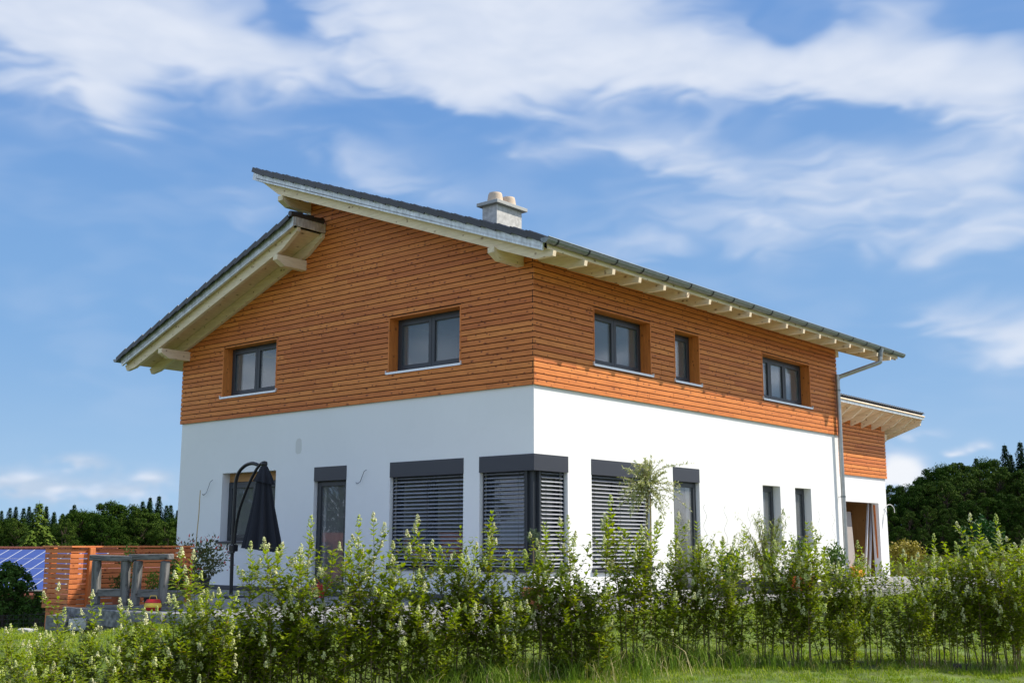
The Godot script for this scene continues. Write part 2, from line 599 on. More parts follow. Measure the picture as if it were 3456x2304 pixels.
var w2: FastNoiseLite
var w3: FastNoiseLite
var banks := []


func air(a: float, e: float) -> Color:
	var lo := Color(0.32, 0.485, 0.675)
	var mid := Color(0.188, 0.358, 0.62)
	var hi := Color(0.110, 0.250, 0.55)
	var top := Color(0.07, 0.18, 0.45)
	var c := lo.lerp(mid, smoothstep(0.0, 11.0, e)).lerp(hi, smoothstep(8.0, 27.0, e)).lerp(top, smoothstep(27.0, 75.0, e))
	var side := smoothstep(-30.0, 60.0, a) * (1.0 - smoothstep(140.0, 175.0, absf(a)))
	c = c.lerp(Color(0.38, 0.54, 0.74), 0.20 * side * (1.0 - smoothstep(40.0, 80.0, e)))
	if e < 0.0:
		c = c.lerp(Color(0.16, 0.19, 0.16), smoothstep(0.0, -6.0, e))
	return c


func sky_at(a: float, e: float) -> Color:
	var c := air(a, e)
	if e < -1.0:
		return c
	var ra := deg_to_rad(a)
	var re := deg_to_rad(e)
	var d := Vector3(sin(ra) * cos(re), sin(re), -cos(ra) * cos(re))
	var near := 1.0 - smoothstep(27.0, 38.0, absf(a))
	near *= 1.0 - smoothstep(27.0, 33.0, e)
	# drifting of the outlines: broad swirls, then frayed edges
	var sx := a * 0.20
	var sy := e * 0.42
	var b0 := w0.get_noise_2d(sx, sy)
	var b1 := w0.get_noise_2d(sx + 50.0, sy)
	var small := smoothstep(8.0, 4.5, e)
	var da := lerpf(2.0, 0.4, small) * b0
	var de := lerpf(0.9, 0.25, small) * b1
	# fibres drawn out along the wind, curling with the swirls
	var ga := a + 3.0 * b1
	var ge := e + 1.2 * b0
	var f0 := w3.get_noise_2d(ga * 0.34 + ge * 0.30, ge * 1.5 - ga * 0.10)
	var f1 := w1.get_noise_2d(ga * 0.9 + ge * 0.8, ge * 2.6 - ga * 0.3)
	var puff := w1.get_noise_2d(a * 1.7 + 3.0, e * 2.3 + 7.0)
	da += lerpf(0.8 * f0, 0.5 * puff, small)
	de += lerpf(0.30 * f0 + 0.05 * f1, 0.28 * puff, small)
	var v := 0.0
	if near > 0.0:
		for b: Array in banks:
			var x: float = a + da - b[0]
			var y: float = e + de - b[1]
			if absf(x) + absf(y) > b[6]:
				continue
			# flat, firm undersides and frayed tops
			var yy: float = (y * b[4] - x * b[5]) * b[3]
			yy *= 1.25 if yy < 0.0 else 0.85
			var q: float = ((x * b[4] + y * b[5]) * b[2]) ** 2 + yy ** 2
			if q < 6.0:
				v += b[7] * exp(-q)
	if near < 1.0:
		var h := maxf(d.y, 0.0) + 0.12
		var px := d.x / h * 1.4
		var pz := d.z / h * 1.4
		var g := w2.get_noise_2d(px * 0.8, pz * 1.5) + 0.06
		var low := 1.1 * smoothstep(-0.02, 0.38, w2.get_noise_2d(a * 0.16, e * 0.42)) * smoothstep(36.0, 16.0, e)
		v = lerpf(maxf(0.0, g * 2.2 + 0.12) * lerpf(0.6, 1.2, smoothstep(14.0, 34.0, e)) + low, v, near)
	v = 1.25 * (1.0 - exp(-1.15 * v))
	var fray := 0.50 * f0 + 0.16 * f1
	var dens := v + fray * (0.55 - 0.35 * smoothstep(0.5, 1.0, v)) * smoothstep(0.02, 0.30, v)
	dens = lerpf(smoothstep(-0.02, 1.08, dens), smoothstep(0.05, 0.85, v + 0.28 * puff * smoothstep(0.0, 0.2, v)), small)
	dens = minf(dens * 0.90, 0.93)
	var veil := 0.13 * smoothstep(-0.3, 0.7, b1 + 0.35 * f0) * smoothstep(1.0, 9.0, e)
	dens = 1.0 - (1.0 - dens) * (1.0 - veil)
	# the bodies: brightest low down where they are thin enough for the sun, greyer inside
	var body := Color(0.555, 0.625, 0.755).lerp(Color(0.665, 0.705, 0.785), smoothstep(0.35, 0.95, dens))
	var shade := clampf(0.5 + 0.9 * w1.get_noise_2d(a * 0.35 + 9.0, e * 0.9 + 20.0) + 0.35 * f1, 0.0, 1.0)
	body = body.lerp(Color(0.48, 0.555, 0.69), (0.42 - 0.1 * small) * shade)
	body = body.lerp(Color(0.40, 0.50, 0.64), small * smoothstep(0.0, -12.0, a) * clampf(0.55 + 1.6 * w1.get_noise_2d(a * 0.6 + 31.0, e * 1.6), 0.0, 0.85))
	body = body * lerpf(1.95, 1.0, near)  # clouds outside the view are made brighter to light the shaded gable wall
	body = body.lerp(Color(0.82, 0.82, 0.83), small * 0.8 * smoothstep(0.5, 0.9, dens) * smoothstep(0.0, 18.0, a))
	return c.lerp(body, dens)


func make_sky() -> ImageTexture:
	w0 = fnoise(601, 0.55, 3)
	w1 = fnoise(602, 0.55, 4)
	w2 = fnoise(603, 0.55, 5)
	w3 = fnoise(604, 0.55, 5)
	for b: Array in BANKS:
		var r := deg_to_rad(b[4])
		var fat := 1.2 if b[1] < 20.5 and b[1] > 6.0 and b[5] > 0.0 else 1.0
		banks.append([b[0], b[1], 1.0 / b[2] / fat, 1.0 / b[3] / fat, cos(r), -sin(r), 2.6 * (b[2] + b[3]) * 1.25, b[5] * (1.2 if b[1] < 6.0 else (0.80 if b[1] < 20.5 and b[5] > 0.0 else 1.0))])
	var small := Image.create(512, 512, false, Image.FORMAT_RGBF)
	for y in 512:
		var e := 90.0 - (y + 0.5) / 512.0 * 180.0
		for x in 512:
			var a := wrapf((x + 0.5) / 512.0 * 360.0 - HEAD, -180.0, 180.0)
			small.set_pixel(x, y, sky_at(a, e) if e > -8.0 else air(a, e))
	small.resize(2048, 2048, Image.INTERPOLATE_BILINEAR)
	var x0 := int((360.0 + HEAD - 30.0) / 360.0 * 2048.0)
	var x1 := int((360.0 + HEAD + 30.0) / 360.0 * 2048.0)
	for y in range(int((90.0 - 32.0) / 180.0 * 2048.0), int(91.0 / 180.0 * 2048.0)):
		var e := 90.0 - (y + 0.5) / 2048.0 * 180.0
		for x in range(x0, x1):
			var a := wrapf((x + 0.5) / 2048.0 * 360.0 - HEAD, -180.0, 180.0)
			small.set_pixel(x, y, sky_at(a, e))
	return ImageTexture.create_from_image(small)


# ------------------------------------------------------------------ the house
const UPPER := [[-8.50, -6.67, 3.94, 5.05], [-3.42, -1.60, 3.98, 5.05]]
const YW := 3.502


func yr(x: float) -> float:  # underside of the rafters, roof over the garden side
	return 5.595 - 0.364 * x


func yl(x: float) -> float:  # underside of the rafters, lower roof
	return 8.69 + 0.364 * x


# wall slab with openings, built in a facade frame; z = 0 is its outer face
func wall_geo(t: Transform3D, u0: float, u1: float, y0: float, y1: float, thick: float, holes: Array, outer: Geo, inner: Geo) -> void:
	var us := [u0, u1]
	var ys := [y0, y1]
	for h: Array in holes:
		us.append_array([h[0], h[1]])
		ys.append_array([h[2], h[3]])
	us.sort()
	ys.sort()
	for i in us.size() - 1:
		for j in ys.size() - 1:
			if us[i + 1] - us[i] < 0.001 or ys[j + 1] - ys[j] < 0.001:
				continue
			var mu: float = (us[i] + us[i + 1]) * 0.5
			var my: float = (ys[j] + ys[j + 1]) * 0.5
			var open := false
			for h: Array in holes:
				if mu > h[0] and mu < h[1] and my > h[2] and my < h[3]:
					open = true
			if open or mu < u0 or mu > u1 or my < y0 or my > y1:
				continue
			var a := Vector3(us[i], ys[j], 0)
			var b := Vector3(us[i + 1], ys[j], 0)
			var c := Vector3(us[i + 1], ys[j + 1], 0)
			var d := Vector3(us[i], ys[j + 1], 0)
			outer.face(t, [a, b, c, d], Vector3(0, 0, 1), 0)
			var k := Vector3(0, 0, -thick)
			inner.face(t, [a + k, b + k, c + k, d + k], Vector3(0, 0, -1), 0)
	for h: Array in holes:
		for e: Array in [[h[0], h[2], h[1], h[2], Vector3(0, 1, 0)], [h[0], h[3], h[1], h[3], Vector3(0, -1, 0)], [h[0], h[2], h[0], h[3], Vector3(1, 0, 0)], [h[1], h[2], h[1], h[3], Vector3(-1, 0, 0)]]:
			if (e[0] == e[2] and (absf(e[0] - u0) < 0.001 or absf(e[0] - u1) < 0.001)):
				continue
			outer.face(t, [Vector3(e[0], e[1], 0), Vector3(e[2], e[3], 0), Vector3(e[2], e[3], -thick), Vector3(e[0], e[1], -thick)], e[4], 2)


func frame_rect(g: Geo, t: Transform3D, u0: float, u1: float, y0: float, y1: float, z: float, w: float, d: float) -> void:
	var ch := 0.004
	g.box(t * Transform3D(Basis(), Vector3(u0 + w / 2, (y0 + y1) / 2, z)), Vector3(w, y1 - y0, d), ch)
	g.box(t * Transform3D(Basis(), Vector3(u1 - w / 2, (y0 + y1) / 2, z)), Vector3(w, y1 - y0, d), ch)
	g.box(t * Transform3D(Basis(), Vector3((u0 + u1) / 2, y0 + w / 2, z)), Vector3(u1 - u0 - 2 * w, w, d - 0.002), ch)
	g.box(t * Transform3D(Basis(), Vector3((u0 + u1) / 2, y1 - w / 2, z)), Vector3(u1 - u0 - 2 * w, w, d - 0.002), ch)


# a window is its fixed frame; sashes and panes are its children
func window(house: Node, called: String, t: Transform3D, u0: float, u1: float, y0: float, y1: float, z: float, splits: Array) -> MeshInstance3D:
	var g := Geo.new()
	frame_rect(g, t, u0, u1, y0, y1, z, 0.055, 0.09)
	var w := obj(called, g, M.anthracite, house)
	var cuts := [u0 + 0.05]
	for s: float in splits:
		cuts.append(lerpf(u0, u1, s))
	cuts.append(u1 - 0.05)
	for i in cuts.size() - 1:
		var a: float = cuts[i] + 0.003
		var b: float = cuts[i + 1] - 0.003
		var sg := Geo.new()
		frame_rect(sg, t, a, b, y0 + 0.05, y1 - 0.05, z + 0.018, 0.075, 0.085)
		obj("sash", sg, M.anthracite, w)
		for k in 2:
			var pg := Geo.new()
			pg.face(t, [Vector3(a + 0.07, y0 + 0.12, z + 0.03 - 0.016 * k), Vector3(b - 0.07, y0 + 0.12, z + 0.03 - 0.016 * k), Vector3(b - 0.07, y1 - 0.12, z + 0.03 - 0.016 * k), Vector3(a + 0.07, y1 - 0.12, z + 0.03 - 0.016 * k)], Vector3(0, 0, 1), 0)
			obj("pane", pg, M.glass, w)
	return w


func sill(w: Node, t: Transform3D, u0: float, u1: float, y: float, z0: float, z1: float, m: Material) -> void:
	var g := Geo.new()
	g.box(t * Transform3D(Basis(Vector3(1, 0, 0), 0.06), Vector3((u0 + u1) / 2, y - 0.012, (z0 + z1) / 2)), Vector3(u1 - u0, 0.018, z1 - z0), 0.003)
	g.box(t * Transform3D(Basis(), Vector3((u0 + u1) / 2, y - 0.035, z1 - 0.004)), Vector3(u1 - u0, 0.035, 0.006), 0.001)
	for s: float in [u0 - 0.006, u1 + 0.006]:
		g.box(t * Transform3D(Basis(), Vector3(s, y - 0.012, z1 - 0.03)), Vector3(0.012, 0.07, 0.07), 0.002)
	obj("sill", g, m, w)


func casing(w: Node, t: Transform3D, u0: float, u1: float, y0: float, y1: float, z0: float, z1: float) -> void:
	var zc := (z0 + z1) / 2
	var d := z1 - z0
	var k := 0.028
	for b: Array in [[u0 + k / 2, (y0 + y1) / 2, k, y1 - y0], [u1 - k / 2, (y0 + y1) / 2, k, y1 - y0], [(u0 + u1) / 2, y1 - k / 2, u1 - u0 - 2 * k, k], [(u0 + u1) / 2, y0 + k / 2, u1 - u0 - 2 * k, k]]:
		var g := Geo.new()
		g.uvo = Vector2(rng.randf() * 3.0, rng.randf())
		g.box(t * Transform3D(Basis(), Vector3(b[0], b[1], zc)), Vector3(b[2], b[3], d), 0.003)
		obj("casing_board", g, M["larch%d" % [0, 2, 3][rng.randi() % 3]], w)


# boards laid level on a wall whose outline is poly (facade frame), between openings
func cladding(house: Node, t: Transform3D, poly: PackedVector2Array, y0: float, top: float, pitch: float, holes: Array, zo: float) -> void:
	var back := Geo.new()
	for piece: PackedVector2Array in cut(poly, holes):
		back.prism(piece, t, 0.004, zo - 0.026)
	var root := obj("cladding", back, M.membrane, house)
	var bh := pitch - 0.0155
	var y := y0
	var row := 0
	while y < top:
		var xs := [-100.0, 100.0]
		for p in poly:
			xs[0] = maxf(xs[0], -100.0)
		var lo := 1e9
		var hi := -1e9
		for p in poly:
			lo = minf(lo, p.x)
			hi = maxf(hi, p.x)
		var x := lo
		var first := true
		while x < hi - 0.01:
			var l := rng.randf_range(2.6, 4.6) if not first else rng.randf_range(0.9, 4.4)
			first = false
			var xe := minf(x + l, hi)
			if hi - xe < 0.5:
				xe = hi
			var rect := PackedVector2Array([Vector2(x, y), Vector2(xe - (0.002 if xe < hi else 0.0), y), Vector2(xe - (0.002 if xe < hi else 0.0), y + bh), Vector2(x, y + bh)])
			for clip: PackedVector2Array in Geometry2D.intersect_polygons(rect, poly):
				for piece: PackedVector2Array in cut(clip, holes):
					if piece.size() < 3:
						continue
					var bb := Rect2(piece[0], Vector2.ZERO)
					for q in piece:
						bb = bb.expand(q)
					if bb.size.x < 0.02 or bb.size.y < 0.012:
						continue
					var g := Geo.new()
					g.uvo = Vector2(rng.randf() * 4.0 - bb.position.x, rng.randf() * 3.0)
					var zz := zo + rng.randf_range(-0.0012, 0.0012)
					if piece.size() == 4 and absf(bb.get_area() - absf(area(piece))) < 0.0004:
						var cc := bb.get_center()
						g.box(t * Transform3D(Basis(Vector3(1, 0, 0), 0.02), Vector3(cc.x, cc.y, zz - 0.011)), Vector3(bb.size.x, bb.size.y, 0.022), 0.003)
					else:
						g.prism(piece, t, zz - 0.022, zz)
					var k := rng.randi() % 9
					obj("board", g, M["larch%d" % [0, 1, 3, 0, 2, 3, 4, 1, 5][k]], root)
			x = xe
		y += pitch
		row += 1


func area(p: PackedVector2Array) -> float:
	var s := 0.0
	for i in p.size():
		s += p[i].cross(p[(i + 1) % p.size()])
	return s * 0.5


# a polygon minus rectangles, kept free of holes by slicing it at the openings' edges first
func cut(poly: PackedVector2Array, holes: Array) -> Array:
	var parts := [poly]
	for h: Array in holes:
		var next := []
		for p: PackedVector2Array in parts:
			var bb := Rect2(p[0], Vector2.ZERO)
			for q in p:
				bb = bb.expand(q)
			if bb.position.x >= h[1] - 0.001 or bb.end.x <= h[0] + 0.001 or bb.position.y >= h[3] - 0.001 or bb.end.y <= h[2] + 0.001:
				next.append(p)
				continue
			for r: Array in [[-50.0, h[0], -50.0, 50.0], [h[1], 50.0, -50.0, 50.0], [h[0], h[1], -50.0, h[2]], [h[0], h[1], h[3], 50.0]]:
				var rect := PackedVector2Array([Vector2(r[0], r[2]), Vector2(r[1], r[2]), Vector2(r[1], r[3]), Vector2(r[0], r[3])])
				for q: PackedVector2Array in Geometry2D.intersect_polygons(p, rect):
					if absf(area(q)) > 0.0004:
						next.append(q)
		parts = next
	return parts


# one concrete roof tile with two rolls, lying in xz with its lower end at z = 0.42 - it rises to -z; a verge tile has a flange
func tile_mesh(verge: int) -> ArrayMesh:
	var g := Geo.new()
	var prof := PackedVector2Array()
	for k in 13:
		var x := k / 12.0 * 0.30
		prof.append(Vector2(x - 0.15, 0.042 * pow(maxf(0.0, cos((x - 0.075) / 0.15 * TAU)), 0.8)))
	for k in 12:
		var a := prof[k]
		var b := prof[k + 1]
		g.quad(Vector3(a.x, a.y, 0.40), Vector3(b.x, b.y, 0.40), Vector3(b.x, b.y, 0), Vector3(a.x, a.y, 0))
		g.quad(Vector3(a.x, a.y - 0.02, 0.40), Vector3(b.x, b.y - 0.02, 0.40), Vector3(b.x, b.y, 0.40), Vector3(a.x, a.y, 0.40))
		g.quad(Vector3(b.x, b.y - 0.03, 0.0), Vector3(a.x, a.y - 0.03, 0.0), Vector3(a.x, a.y, 0.0), Vector3(b.x, b.y, 0.0))
	if verge != 0:
		var s := float(verge)
		g.abox(Vector3(s * 0.152 - 0.011, -0.068, -0.005), Vector3(s * 0.152 + 0.011, 0.030, 0.415), 0.004)
	return g.mesh()


func roof(house: Node, base: Transform3D, courses: int, columns: int, width: float, near_verge: int, far_verge: int) -> MeshInstance3D:
	# base: x along the eave, z down the slope, y out of the roof; origin at the eave
	var length := courses * 0.345
	var deck := Geo.new()
	deck.box(base * Transform3D(Basis(), Vector3(width / 2, -0.222, -length / 2 + 0.02)), Vector3(width - 0.14, 0.024, length - 0.10))
	var root := obj("roof", deck, M.soffit, house)
	var plain := tile_mesh(0)
	var rest := []
	for j in courses:
		for i in columns:
			var cx: float = (i + 0.5) * width / columns
			var wob := rng.randf_range(-0.004, 0.004)
			var tt := base * Transform3D(Basis(Vector3(1, 0, 0), 0.085) * Basis(Vector3(0, 1, 0), wob), Vector3(cx, -0.05 + wob * 0.5, -j * 0.345 - 0.36))
			tt.basis = tt.basis * Basis.from_scale(Vector3(width / columns / 0.30, 1, 1))
			if i == 0 and near_verge != 0:
				obj("tile", verge_mesh(near_verge), M.tile, root, tt)
			elif i == columns - 1 and far_verge != 0:
				obj("tile", verge_mesh(far_verge), M.tile, root, tt)
			elif j == 0:
				obj("tile", plain, M.tile, root, tt)
			else:
				rest.append(tt)
	stuff(scatter("tile_covering", plain, M.tile, rest, root))
	return root


var verges := {}


func verge_mesh(s: int) -> ArrayMesh:
	if not verges.has(s):
		verges[s] = tile_mesh(s)
	return verges[s]


# external venetian blind in an opening: slats, cords, rails
func blind(house: Node, t: Transform3D, u0: float, u1: float, y0: float, y1: float, z: float) -> void:
	var g := Geo.new()
	for u: float in [u0 + 0.012, u1 - 0.012]:
		g.box(t * Transform3D(Basis(), Vector3(u, (y0 + y1) / 2, z)), Vector3(0.024, y1 - y0, 0.03), 0.002)
	var root := obj("blind", g, M.anthracite, house)
	var cg := Geo.new()
	var n := 3 if u1 - u0 > 1.0 else 2
	for k in n:
		var u := lerpf(u0 + 0.13, u1 - 0.13, float(k) / (n - 1))
		for zz: float in [-0.036, 0.036]:
			cg.tube(PackedVector3Array([t * Vector3(u, y0 + 0.02, z + zz), t * Vector3(u, y1, z + zz)]), PackedFloat32Array([0.0022]), 5, false)
	obj("ladder_cord", cg, M.cord, root)
	var pitch := 0.0662
	var y := y1 - 0.03
	var sl := Geo.new()
	var prev := Vector2.ZERO
	for k in 6:   # curved cross-section, outer edge low
		var f := k / 5.0 * 2.0 - 1.0
		var p := Vector2(f * 0.036, 0.006 * (1.0 - f * f))
		p = p.rotated(deg_to_rad(-24.0))
		if k:
			var l := (u1 - u0) / 2 - 0.028
			var q := [Vector3(-l, prev.y, prev.x), Vector3(l, prev.y, prev.x), Vector3(l, p.y, p.x), Vector3(-l, p.y, p.x)]
			sl.face(Transform3D(), q.duplicate(), Vector3(0, 1, 0.6), 0)
			var dn := []
			for w: Vector3 in q:
				dn.append(w - Vector3(0, 0.0014, 0))
			sl.face(Transform3D(), dn, Vector3(0, -1, -0.6), 0)
		prev = p
	var sm := sl.mesh()
	while y > y0 + 0.03:
		obj("slat", sm, M.slat, root, t * Transform3D(Basis(Vector3(1, 0, 0), rng.randf_range(-0.03, 0.03)) * Basis(Vector3(0, 0, 1), rng.randf_range(-0.0012, 0.0012)), Vector3((u0 + u1) / 2, y, z)))
		y -= pitch
	var bg := Geo.new()
	bg.box(t * Transform3D(Basis(), Vector3((u0 + u1) / 2, y0 + 0.014, z)), Vector3(u1 - u0 - 0.06, 0.02, 0.07), 0.003)
	obj("bottom_rail", bg, M.slat, root)


func poly(a: Array) -> PackedVector2Array:
	var p := PackedVector2Array()
	for i in range(0, a.size(), 2):
		p.append(Vector2(a[i], a[i + 1]))
	return p


func rafter_side(g: Geo, z: float) -> void:
	g.uvo = Vector2(rng.randf() * 3.0, rng.randf() * 2.0)
	g.prism(poly([-6.58, yr(-6.58) + 0.215, -6.36, yr(-6.36) + 0.14, -5.93, yr(-5.93), 0.63, yr(0.63), 0.985, yr(0.63) - 0.005, 1.0, yr(1.0) + 0.215]), Transform3D(), z - 0.04, z + 0.04)


func rafter_low(g: Geo, z: float) -> void:
	g.uvo = Vector2(rng.randf() * 3.0, rng.randf() * 2.0)
	g.prism(poly([-11.18, yl(-11.18) + 0.215, -11.1, yl(-10.86) - 0.02, -10.80, yl(-10.80), -5.75, yl(-5.75), -5.30, yl(-5.75) + 0.30, -5.30, yl(-5.30) + 0.215]), Transform3D(), z - 0.04, z + 0.04)


func purlin(house: Node, x: float, y0: float, y1: float, w: float, zt: float, zb: float) -> void:
	var g := Geo.new()
	g.uvo = Vector2(rng.randf() * 3.0, rng.randf() * 2.0)
	# profile in (z, y), pushed along x
	var t := Transform3D(Basis(Vector3(0, 0, 1), Vector3(0, 1, 0), Vector3(-1, 0, 0)), Vector3(x, 0, 0))
	g.prism(poly([zb, y0, zt - 0.19, y0, zt, y0 + 0.10, zt, y1, zb, y1]), t, -w / 2, w / 2)
	obj("purlin", g, M.spruce, house)


func make_house() -> void:
	var house := thing("house", "white plastered house with orange larch boarding upstairs and two offset tiled roofs", "house")
	# --- plaster walls of the ground floor
	var out := Geo.new()
	var inn := Geo.new()
	var ga := [[-8.39, -6.616, 0.98, 2.373], [-5.441, -4.521, 0.10, 2.379], [-3.345, -1.548, 0.53, 2.379], [-1.178, 0.0, 0.53, 2.379]]
	var sa := [[0.0, 0.892, 0.53, 2.379], [1.56, 3.40, 0.50, 2.379], [4.165, 5.11, 0.08, 2.379], [7.689, 8.49, 0.98, 2.173], [9.192, 9.988, 0.98, 2.173]]
	wall_geo(GABLE, -9.95, 0.0, 0.0, YW + 0.05, 0.32, ga, out, inn)
	wall_geo(SIDE, 0.0, 11.56, 0.0, YW + 0.05, 0.32, sa, out, inn)
	obj("wall", out, M.plaster, house)
	# closed back and far walls, floors
	var bk := Geo.new()
	bk.abox(Vector3(-9.95, 0, -11.56), Vector3(-0.005, 5.3, -11.26))
	bk.abox(Vector3(-9.95, 0, -11.25), Vector3(-9.63, 5.2, -0.33))
	bk.prism(poly([-9.6, 5.29, -0.33, 5.29, -0.33, 5.68, -5.75, 7.65, -5.75, 6.75]), Transform3D(), -11.55, -11.3)
	bk.abox(Vector3(-5.95, 6.5, -11.3), Vector3(-5.76, 7.72, -0.02))
	obj("back_wall", bk, M.plaster, house)
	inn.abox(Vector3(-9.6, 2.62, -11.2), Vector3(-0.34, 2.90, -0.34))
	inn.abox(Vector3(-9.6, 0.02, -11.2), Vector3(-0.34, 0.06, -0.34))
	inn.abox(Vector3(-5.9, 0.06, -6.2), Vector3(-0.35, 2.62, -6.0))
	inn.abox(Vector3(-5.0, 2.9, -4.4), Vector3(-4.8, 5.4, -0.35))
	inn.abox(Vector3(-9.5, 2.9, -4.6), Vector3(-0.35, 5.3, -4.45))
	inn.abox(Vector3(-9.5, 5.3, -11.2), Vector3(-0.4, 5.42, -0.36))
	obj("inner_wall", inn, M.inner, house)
	var pl := Geo.new()
	pl.abox(Vector3(-9.93, 0.004, 0.0), Vector3(-5.46, 0.10, 0.012))
	pl.abox(Vector3(-4.50, 0.004, 0.0), Vector3(0.012, 0.10, 0.012))
	pl.abox(Vector3(0.0, 0.004, -4.15), Vector3(0.012, 0.10, 0.0))
	pl.abox(Vector3(0.0, 0.004, -11.5), Vector3(0.012, 0.10, -5.13))
	obj("plinth", pl, M.plinth, house)
	# upper walls behind the boards
	var up := Geo.new()
	var gp := poly([-9.95, YW + 0.05, 0.0, YW + 0.05, 0.0, yr(0.0) + 0.2, -5.75, yr(-5.75) + 0.2, -5.75, yl(-5.75) + 0.2, -9.95, yl(-9.95) + 0.2])
	for piece: PackedVector2Array in cut(gp, UPPER):
		up.prism(piece, GABLE, -0.31, -0.002)
	var su := [[1.612, 3.437, 4.0, 5.05], [4.249, 5.189, 4.0, 5.05], [7.789, 10.111, 4.0, 5.05]]
	var sp := poly([0.32, YW + 0.05, 11.55, YW + 0.05, 11.55, 5.72, 0.32, 5.72])
	for piece: PackedVector2Array in cut(sp, su):
		up.prism(piece, SIDE, -0.31, -0.002)
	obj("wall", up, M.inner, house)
	# --- larch boards
	var zo := 0.042
	var gpoly := poly([-9.985, YW, zo - 0.002, YW, zo - 0.002, yr(0.0) + 0.185, -5.76, yr(-5.76) + 0.2, -5.76, yl(-5.76) + 0.18, -9.985, yl(-9.985) + 0.18])
	cladding(house, GABLE, gpoly, YW, 7.95, 0.0984, UPPER, zo)
	cladding(house, SIDE, poly([-zo, YW, 11.59, YW, 11.59, 5.78, -zo, 5.78]), YW, 5.75, 0.0984, su, zo)
	# --- upper windows with boarded reveals
	for h: Array in UPPER:
		var w := window(house, "window", GABLE, h[0] + 0.028, h[1] - 0.028, h[2] + 0.05, h[3] - 0.028, -0.225, [0.5])
		casing(w, GABLE, h[0], h[1], h[2], h[3], -0.29, 0.047)
		sill(w, GABLE, h[0] - 0.02, h[1] + 0.02, h[2] + 0.05, -0.19, 0.075, M.alu)
	for i in 3:
		var h: Array = su[i]
		var w := window(house, "window", SIDE, h[0] + 0.028, h[1] - 0.028, h[2] + 0.05, h[3] - 0.028, -0.225, [[0.5], [], [0.31, 0.62]][i])
		casing(w, SIDE, h[0], h[1], h[2], h[3], -0.29, 0.047)
		sill(w, SIDE, h[0] - 0.02, h[1] + 0.02, h[2] + 0.05, -0.19, 0.075, M.alu)
	# --- ground floor windows and glazed doors
	var w0g := window(house, "window", GABLE, -8.39, -6.616, 0.99, 2.19, -0.22, [0.52])
	sill(w0g, GABLE, -8.43, -6.58, 0.985, -0.19, 0.06, M.housing)
	var hd := Geo.new()
	hd.abox(Vector3(-8.385, 2.195, -0.27), Vector3(-6.62, 2.372, -0.18), 0.004)
	obj("lintel_board", hd, M.header, w0g)
	for i in 2:
		var h: Array = [[7.689, 8.49], [9.192, 9.988]][i]
		var w := window(house, "window", SIDE, h[0], h[1], 0.99, 2.173, -0.22, [])
		sill(w, SIDE, h[0] - 0.03, h[1] + 0.03, 0.985, -0.19, 0.075, M.housing)
	var d0 := window(house, "glazed_door", GABLE, -5.441, -4.521, 0.10, 2.14, -0.13, [])
	box_over(d0, GABLE, -5.445, -4.517)
	var st := Geo.new()
	st.abox(Vector3(-5.55, 0.005, 0.014), Vector3(-3.9, 0.075, 0.34), 0.006)
	obj("doorstep", st, M.plinth, d0)
	var d1 := window(house, "glazed_door", SIDE, 4.165, 5.11, 0.08, 2.14, -0.13, [])
	box_over(d1, SIDE, 4.161, 5.114)
	var w2 := window(house, "window", GABLE, -3.345, -1.548, 0.54, 2.14, -0.22, [0.5])
	box_over(w2, GABLE, -3.349, -1.544)
	sill(w2, GABLE, -3.345, -1.548, 0.54, -0.17, 0.045, M.housing)
	blind(house, GABLE, -3.33, -1.56, 0.56, 2.115, -0.085)
	var w3 := window(house, "window", SIDE, 1.56, 3.40, 0.51, 2.14, -0.22, [0.5])
	box_over(w3, SIDE, 1.556, 3.404)
	sill(w3, SIDE, 1.56, 3.40, 0.51, -0.17, 0.045, M.housing)
	blind(house, SIDE, 1.575, 3.385, 0.53, 2.115, -0.085)
	# corner window
	var wa := window(house, "window", GABLE, -1.178, -0.20, 0.54, 2.14, -0.22, [])
	var wb := window(house, "window", SIDE, 0.20, 0.892, 0.54, 2.14, -0.22, [])
	var bo := Geo.new()
	bo.prism(poly([-1.182, -0.012, 0.012, -0.012, 0.012, 0.896, -0.09, 0.896, -0.09, 0.09, -1.182, 0.09]), Transform3D(Basis(Vector3(1, 0, 0), Vector3(0, 0, -1), Vector3(0, 1, 0)), Vector3(0, 2.112, 0)), 0.0, 0.267)
	obj("blind_box", bo, M.housing, wa)
	var po := Geo.new()
	po.abox(Vector3(-0.235, 0.53, -0.27), Vector3(-0.10, 2.12, -0.10), 0.006)
	po.abox(Vector3(-0.215, 0.53, -0.098), Vector3(-0.19, 2.11, -0.04), 0.004)
	po.abox(Vector3(-0.098, 0.53, -0.215), Vector3(-0.04, 2.11, -0.19), 0.004)
	obj("corner_post", po, M.anthracite, wa)
	sill(wa, GABLE, -1.178, -0.10, 0.54, -0.17, 0.045, M.housing)
	sill(wb, SIDE, 0.10, 0.892, 0.54, -0.17, 0.045, M.housing)
	blind(house, GABLE, -1.16, -0.24, 0.56, 2.115, -0.085)
	blind(house, SIDE, 0.24, 0.878, 0.56, 2.115, -0.085)
	# --- small marks on the plaster
	var pa := Geo.new()
	pa.prism(poly([-6.03, 2.70, -5.98, 2.66, -5.88, 2.67, -5.85, 2.74, -5.86, 2.93, -5.91, 2.97, -6.0, 2.95, -6.03, 2.88]), GABLE, 0.0, 0.004)
	obj("plaster_patch", pa, M.patch, house)
